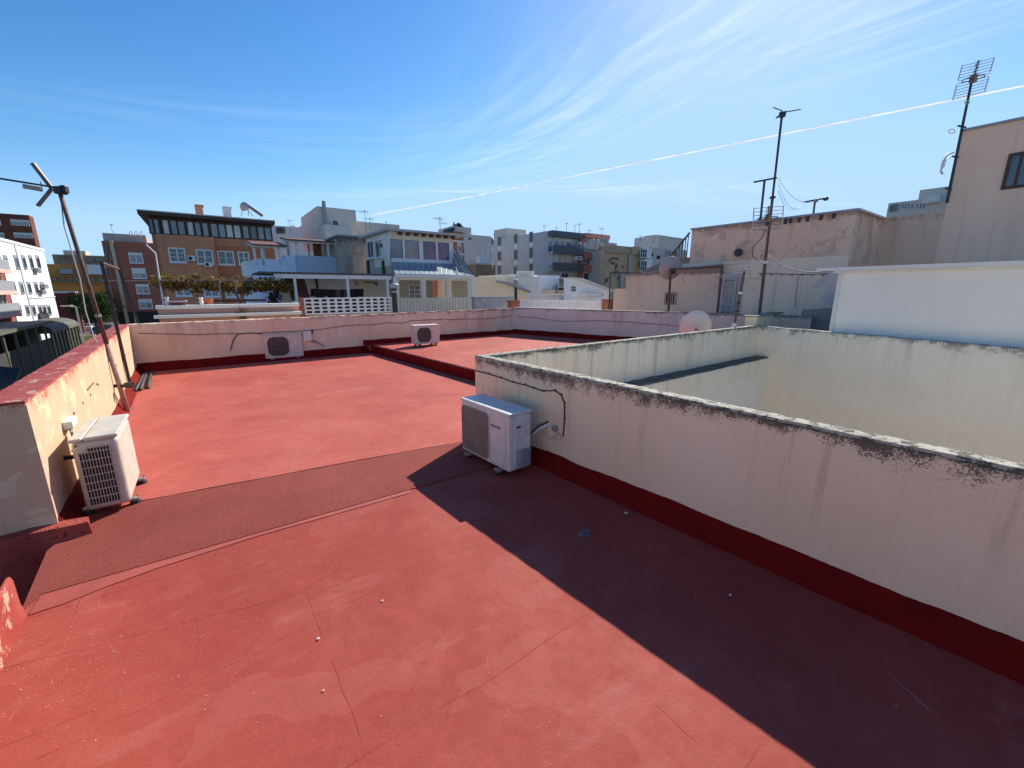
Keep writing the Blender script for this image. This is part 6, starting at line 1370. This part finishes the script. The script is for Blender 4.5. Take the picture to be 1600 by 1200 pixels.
# barrel-roofed terrace tent and flat one
t = thing('street_tent', 'olive barrel-roofed street tent with clear sides in front of the maroon wall', 'tent', tuple(Vector((at(100,451,58).x, 58, GZ))))
wf5 = WBf.pt(-6, 0, 3.2); ft = Fac((wf5.x, wf5.y), AA); olive = flat('olive_canvas', (.10,.10,.065), .7, var=.2, scale=2); s0, s1 = ft.hit(76,505)[0], ft.hit(119,500)[0]; zE, zC = ft.hit(84,520)[1], ft.hit(84,503)[1]
mb = MB(); n = 10
for i in range(n+1):
    a = math.pi*i/n
    for a_ in (s0, s1): mb.v.append(tuple(ft.pt(a_, zE + (zC-zE)*math.sin(a)**.8, -1.45 + 1.6*math.cos(a))))
for i in range(n): mb.f.append((i*2, i*2+1, i*2+3, i*2+2))
mb.f.append(tuple(i*2 for i in range(n+1))); mb.f.append(tuple(i*2+1 for i in range(n+1))[::-1]); mb.build('roof', olive, t)
mb = MB(); 
for k in range(9): a = s0 + (s1-s0)*k/8; ft.box(mb, a-.06, a+.06, GZ, zE, -.1, .02)
ft.box(mb, s0, s1, GZ+1.0, GZ+1.1, -.08, 0); mb.build('posts', flat('olive_post', (.16,.15,.09), .7), t)
mb = MB(); ft.box(mb, s0, s1, GZ+1.0, zE, -.09, -.07); mb.build('clear_side', flat('side_smoked', (.05,.05,.04), .25, var=.5, scale=3), t); mb = MB(); ft.box(mb, s0, s1, GZ, GZ+1.0, -.06, -.02); mb.build('side_panel', flat('side_tan', (.24,.19,.10), .8), t)
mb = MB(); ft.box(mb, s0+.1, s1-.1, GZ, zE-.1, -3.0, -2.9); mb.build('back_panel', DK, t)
fq = Fac((wf5.x, wf5.y), AA); t = thing('street_tent', 'flat olive awning over dark terrace tables below the white block', 'tent', tuple(fq.pt(0,GZ)))
b0_, b1_ = fq.hit(-60,530)[0], s0-.15; zz = fq.hit(45,512)[1]; mb = MB(); fq.box(mb, b0_, b1_, zz, zz+.22, -3.0, .3); mb.build('roof', olive, t)
mb = MB(); npt = 7
for k in range(npt): a = b0_ + (b1_-b0_)*(k+.5)/npt; fq.box(mb, a-.07, a+.07, GZ, zz, -.12, 0)
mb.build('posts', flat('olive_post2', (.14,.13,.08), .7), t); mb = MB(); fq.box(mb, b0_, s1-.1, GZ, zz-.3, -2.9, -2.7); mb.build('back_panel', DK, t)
mb = MB(); fq.box(mb, b0_, b1_, GZ, zz-1.2, -.10, -.05); mb.build('side_panel', flat('side_dark', (.045,.04,.03), .7), t)
# street lamp, billboard
lp = Vector((at(112,451,47).x, 47, GZ)); t = thing('street_lamp', 'grey street lamp with a flat oval head standing behind the red parapet', 'street lamp', tuple(lp))
top = at(102,479,47); MB().tube([lp, Vector((lp.x,lp.y,top.z))], .11, 8, .07).build('pole', M['galv'], t)
tp = Vector((lp.x,lp.y,top.z)); he = tp + (at(80,478,47)-at(104,478,47)); MB().tube([tp, tp.lerp(he,.35)], .06, 6).build('arm', M['galv'], t)
hd = MB(); hd.prism([tp.lerp(he,.25)+Vector((0,-.22,0)), he+Vector((.3,-.28,-.02)), he+Vector((0,0,-.04)), he+Vector((.3,.28,-.02)), tp.lerp(he,.25)+Vector((0,.22,0))], (0,0,.16)); hd.build('lamp_head', flat('lamp_head_grey', (.30,.32,.28), .5), t, bevel=.03)
bp = Vector((at(70,451,44).x, 44, GZ)); t = thing('billboard', 'dark framed billboard on a single post below the white block', 'billboard', tuple(bp)); fbb = fpx(62, 44, AB); 
MB().tube([bp, Vector((bp.x,bp.y,at(66,512,44).z))], .09, 8).build('post', M['steel_dark'], t); mb = MB(); fbb.pbox(mb, 62, 489, 78, 509, -.12, .12); mb.build('panel', flat('billboard_panel', (.10,.11,.12), .5), t, bevel=.03)
mb = MB(); fbb.pbox(mb, 67, 486.5, 72, 489, -.06, .06); mb.build('bracket', M['steel_dark'], t); mb = MB(); fbb.pbox(mb, 64, 491, 76, 507, .12, .13); mb.build('poster', flat('poster_grey', (.16,.18,.19), .4, var=.4, scale=2), t)
# corrugated roof just below the parapet
p = [gr(-90,600,-1.9), gr(-60,640,-1.9), gr(16,612,-1.9), gr(34,574,-1.9)]
cor = MB(); a_, b_, c_, d_ = gr(-110,560,-1.6), gr(-110,650,-1.6), gr(-2,650,-1.6), gr(34,576,-1.6); n = 44
for i in range(n+1):
    f_ = i/n; l = a_.lerp(b_, f_); r = d_.lerp(c_, f_); dz = .03*math.sin(i*math.pi/1.0+ .5*math.pi*(i%2)); dz = .035*(1 if i%2 else -1); cor.v += [tuple(l+Vector((0,0,dz))), tuple(r+Vector((0,0,dz)))]
for i in range(n): cor.f.append((i*2,i*2+1,i*2+3,i*2+2))
o = cor.build('lean_to_roof', flat('dark_corrugated', (.045,.042,.045), .95, spec=.1, var=.3, scale=6)); md = o.modifiers.new('thick','SOLIDIFY'); md.thickness = .02; tag(o, 'dark corrugated roof just outside the left parapet at the picture edge', 'roof')
# tree
tb_ = Vector((at(136,451,76).x, 76, GZ)); t = thing('street_tree', 'dense dark green street tree before the ochre apartment block', 'tree', tuple(tb_))
MB().tube([tb_, tb_+Vector((.2,0,2.4)), tb_+Vector((0,.2,4.2))], .28, 8, .16).build('trunk', flat('bark', (.10,.07,.05), .9), t, smooth=True)
mb = MB()
for k in range(9): a = k*.7; mb.tube([tb_+Vector((.1,0,2.6+.15*k)), tb_+Vector((1.3*math.cos(a),1.3*math.sin(a),4.6+.2*k)), tb_+Vector((2.6*math.cos(a),2.6*math.sin(a),5.8+.25*k))], .09, 5, .03)
mb.build('limbs', flat('bark2', (.10,.07,.05), .9), t)
rt = random.Random(21); cc = []
for k in range(60):
    a, r_, z = rt.uniform(0,6.3), rt.uniform(.3,1)**.6, rt.uniform(-1,1); q = math.sqrt(max(0,1-z*z))*r_; cc.append(tb_ + Vector((3.7*q*math.cos(a)+.2, 3.2*q*math.sin(a), 6.1 + 2.5*z*r_)))
tl_ = leafmat('tree_leaves', (.025,.05,.012), (.05,.085,.02), (.09,.12,.03), .8, .3); leafcloud('crown', t, tl_, cc, 9000, .16, .50, 22, .9)
# cars
def car_proto(name, lab, M0, paint):
    t = thing('parked_car', lab, 'car', group='cars parked in the street'); t.matrix_basis = M0; BASE[t.name] = M0.copy()
    prof = [(-2.1,.28),(-2.15,.62),(-2.05,.88),(-1.5,.96),(-1.0,1.40),(.55,1.44),(1.15,.98),(1.95,.84),(2.12,.60),(2.1,.28)]
    b = MB().prism([(x,-.84,z) for x,z in prof], (0,1.68,0)); loc_build(b, 'body', paint, t, bevel=.08)
    g = MB()
    for y in (-.865,.845): g.prism([(-1.35,y,.97),(-.93,y,1.34),(-.28,y,1.36),(-.28,y,.97)], (0,.02,0)).prism([(-.2,y,.97),(-.2,y,1.36),(.48,y,1.37),(.98,y,.97)], (0,.02,0))
    g.prism([(-1.5,-.70,.99),(-1.03,-.66,1.37),(-1.03,.66,1.37),(-1.5,.70,.99)], (-.03,0,.02)).prism([(1.13,-.70,1.02),(.58,-.66,1.40),(.58,.66,1.40),(1.13,.70,1.02)], (.03,0,.03))
    loc_build(g, 'windows', GL, t)
    for x in (-1.35,1.32):
        for y in (-.84,.84): wl = loc_build(MB().lathe((x,y,.32), ((.2,-.11),(.32,-.10),(.33,0),(.32,.10),(.2,.11)), 14, Matrix.Rotation(R(90),4,'X')), 'wheel', M['blackp'], t); loc_build(MB().lathe((x,y,.32), ((.19,-.12),(.19,.12)), 10, Matrix.Rotation(R(90),4,'X')), 'rim', M['alu'], wl)
    for y in (-.62,.62): loc_build(MB().box((2.08,y-.15,.60),(2.15,y+.15,.74)), 'headlight', SH, t); loc_build(MB().box((-2.16,y-.15,.66),(-2.08,y+.15,.82)), 'taillight', flat('tail_red%d' % (y>0), (.3,.01,.01), .4), t)
    return t
cp = [(122,492,96,'white'),(137,502,86,'silver'),(152,497,94,'dark grey'),(160,508,82,'black'),(172,500,88,'blue grey'),(188,508,80,'dark blue'),(206,500,78,'black'),(222,503,76,'grey'),(236,500,77,'dark red')]
pc = {'white':(.7,.7,.7),'silver':(.42,.43,.44),'dark grey':(.07,.07,.075),'black':(.015,.015,.018),'blue grey':(.10,.14,.20),'dark blue':(.02,.035,.09),'grey':(.2,.2,.21),'dark red':(.12,.02,.02)}
wh = ['parked furthest left beside the maroon wall','parked left of the tree trunk','parked under the street tree','behind the rusty pole, nearest in the street','parked below the red brown block','parked in front of the steel frame posts','just above the left end of the far parapet','parked before the garage front of the red brown block','nearest the brown pink terrace wall']
carm = {}
for i,(px,py,Y,cn_) in enumerate(cp):
    q = at(px,451,Y); car_proto('c', '%s car %s' % (cn_, wh[i]), Matrix.Translation((q.x,q.y,GZ)) @ Matrix.Rotation(R([90-AA,90-AA+4,90-AB,90-AB,90-AA,90-AB+3,90-AB,90-AB,90-AB][i]),4,'Z'), carm.setdefault(cn_, flat('car_'+cn_.replace(' ','_'), pc[cn_], .25, .1, .6, .03)))
# a passer-by
q = at(136,451,70); pb_ = Vector((q.x,q.y,GZ+.12)); t = thing('person', 'person in dark clothes walking in the street by the rusty pole', 'person', tuple(pb_))
import bmesh
me = bpy.data.meshes.new('body'); bm = bmesh.new()
J = {'pel':(0,0,.95,.15),'chest':(0,0,1.32,.17),'neck':(0,0,1.5,.065),'head':(0,-.02,1.62,.10),'top':(0,-.01,1.73,.085),'hl':(-.1,0,.88,.10),'kl':(-.11,-.16,.50,.065),'al':(-.11,-.08,.09,.045),'tl':(-.11,-.24,.04,.035),'hr':(.1,0,.88,.10),'kr':(.11,.03,.49,.065),'ar':(.11,.26,.12,.045),'tr':(.11,.13,.04,.035),'sl':(-.2,0,1.42,.07),'el':(-.26,.10,1.14,.05),'wl':(-.25,.02,.90,.035),'sr':(.2,0,1.42,.07),'er':(.26,-.05,1.14,.05),'wr':(.25,-.2,.94,.035)}
ly = bm.verts.layers.skin.verify(); vv = {k: bm.verts.new(v[:3]) for k,v in J.items()}
for a,b in (('pel','chest'),('chest','neck'),('neck','head'),('head','top'),('pel','hl'),('hl','kl'),('kl','al'),('al','tl'),('pel','hr'),('hr','kr'),('kr','ar'),('ar','tr'),('chest','sl'),('sl','el'),('el','wl'),('chest','sr'),('sr','er'),('er','wr')): bm.edges.new((vv[a],vv[b]))
for k,v in vv.items(): v[ly].radius = (J[k][3],)*2; v[ly].use_root = (k == 'pel')
bm.to_mesh(me); bm.free(); me.materials.append(flat('dark_clothes', (.02,.02,.025), .9)); o = bpy.data.objects.new('body', me); COL.objects.link(o); o.parent = t; o.modifiers.new('skin','SKIN'); o.modifiers.new('sub','SUBSURF').levels = 1
loc_build(MB().lathe((0,.0,1.66), ((.02,-.06),(.10,-.02),(.115,.05),(.085,.10),(.02,.125)), 12), 'hair', flat('hair_dark', (.02,.014,.01), .8), t)
# low street walls
fk = fpx(126, 70, AB); t = thing('street_wall', 'low pale street wall behind the walking person', 'wall', tuple(fk.pt(0,GZ))); mb = MB(); fk.box(mb, -2, 12, GZ, GZ+.9, -.3-3, -3); mb.build('wall', col('pale_low', (.45,.38,.30)), t)
mb = MB(); fk.box(mb, -1.6, .4, GZ, GZ+1.6, -1.4, -.6); tag(mb.build('container', flat('yellow_container', (.55,.36,.12), .6), bevel=.06), 'sunlit yellow street container at the foot of the lamp', 'container')
# ------------------------------------------------------------------ vapour trail
cm_, ct_, cb__ = newmat('vapour'); ct_.nodes.remove(cb__)
df = N(ct_, 'ShaderNodeBsdfDiffuse'); df.inputs[0].default_value = (.95,.95,.95,1); tr_ = N(ct_, 'ShaderNodeBsdfTranslucent'); tr_.inputs[0].default_value = (.95,.95,.95,1); tp_ = N(ct_, 'ShaderNodeBsdfTransparent')
m1_ = N(ct_, 'ShaderNodeMixShader'); m1_.inputs[0].default_value = .75; ct_.links.new(df.outputs[0], m1_.inputs[1]); ct_.links.new(tr_.outputs[0], m1_.inputs[2]); m2_ = N(ct_, 'ShaderNodeMixShader'); ct_.links.new(tp_.outputs[0], m2_.inputs[1]); ct_.links.new(m1_.outputs[0], m2_.inputs[2])
gm_ = N(ct_, 'ShaderNodeNewGeometry'); nz_ = N(ct_, 'ShaderNodeTexNoise'); nz_.inputs['Scale'].default_value = .004; nz_.inputs['Detail'].default_value = 5; ct_.links.new(gm_.outputs['Position'], nz_.inputs[0]); mr_ = N(ct_, 'ShaderNodeMapRange'); mr_.inputs['From Min'].default_value = .25; mr_.inputs['From Max'].default_value = .6; mr_.inputs['To Min'].default_value = .6; mr_.inputs['To Max'].default_value = .9; ct_.links.new(nz_.outputs[0], mr_.inputs[0]); ct_.links.new(mr_.outputs[0], m2_.inputs[0]); ct_.links.new(m2_.outputs[0], ct_.nodes['Material Output'].inputs[0])
A1, A2 = gr(905,273,2000), gr(1640,126,2000); D_ = (A2-A1)
def trail(f0, f1, r0, r1, lab):
    pts = [A1 + D_*(f0+(f1-f0)*i/60) + Vector((rnd.uniform(-2,2),rnd.uniform(-2,2),rnd.uniform(-2,2))) for i in range(61)]
    mb = MB(); mb.tube(pts, r0, 8, r1); o = mb.build('vapour_trail', cm_, smooth=True); return tag(o, lab, 'vapour trail')
pp5 = [gr(585,335,2000), gr(700,314,2000), gr(800,294.5,2000), gr(850,284,2000), gr(905,273,2000), gr(1000,254,2000), gr(1640,126,2000), gr(1900,74,2000)]; rr5 = [19,15,9,4,9,11,10,9]
mb = MB(); K = 26; nn = 8
for i in range(len(pp5)-1):
    for k in range(K + (i == len(pp5)-2)):
        f_ = k/K; c = pp5[i].lerp(pp5[i+1], f_); r_ = rr5[i]*(1-f_)+rr5[i+1]*f_; r_ *= 1 + .35*noise.noise(c*.006)
        for a in range(nn): mb.v.append((c.x + r_*1.5*math.cos(a*math.pi*2/nn)*.6, c.y + r_*1.5*math.cos(a*math.pi*2/nn), c.z + r_*math.sin(a*math.pi*2/nn)))
T_ = len(mb.v)//nn
for i in range(T_-1):
    for a in range(nn): mb.f.append((i*nn+a, i*nn+(a+1)%nn, (i+1)*nn+(a+1)%nn, (i+1)*nn+a))
tag(mb.build('vapour_trail', cm_, smooth=True), 'long straight white vapour trail climbing across the sky from the skyline to the right edge', 'vapour trail')
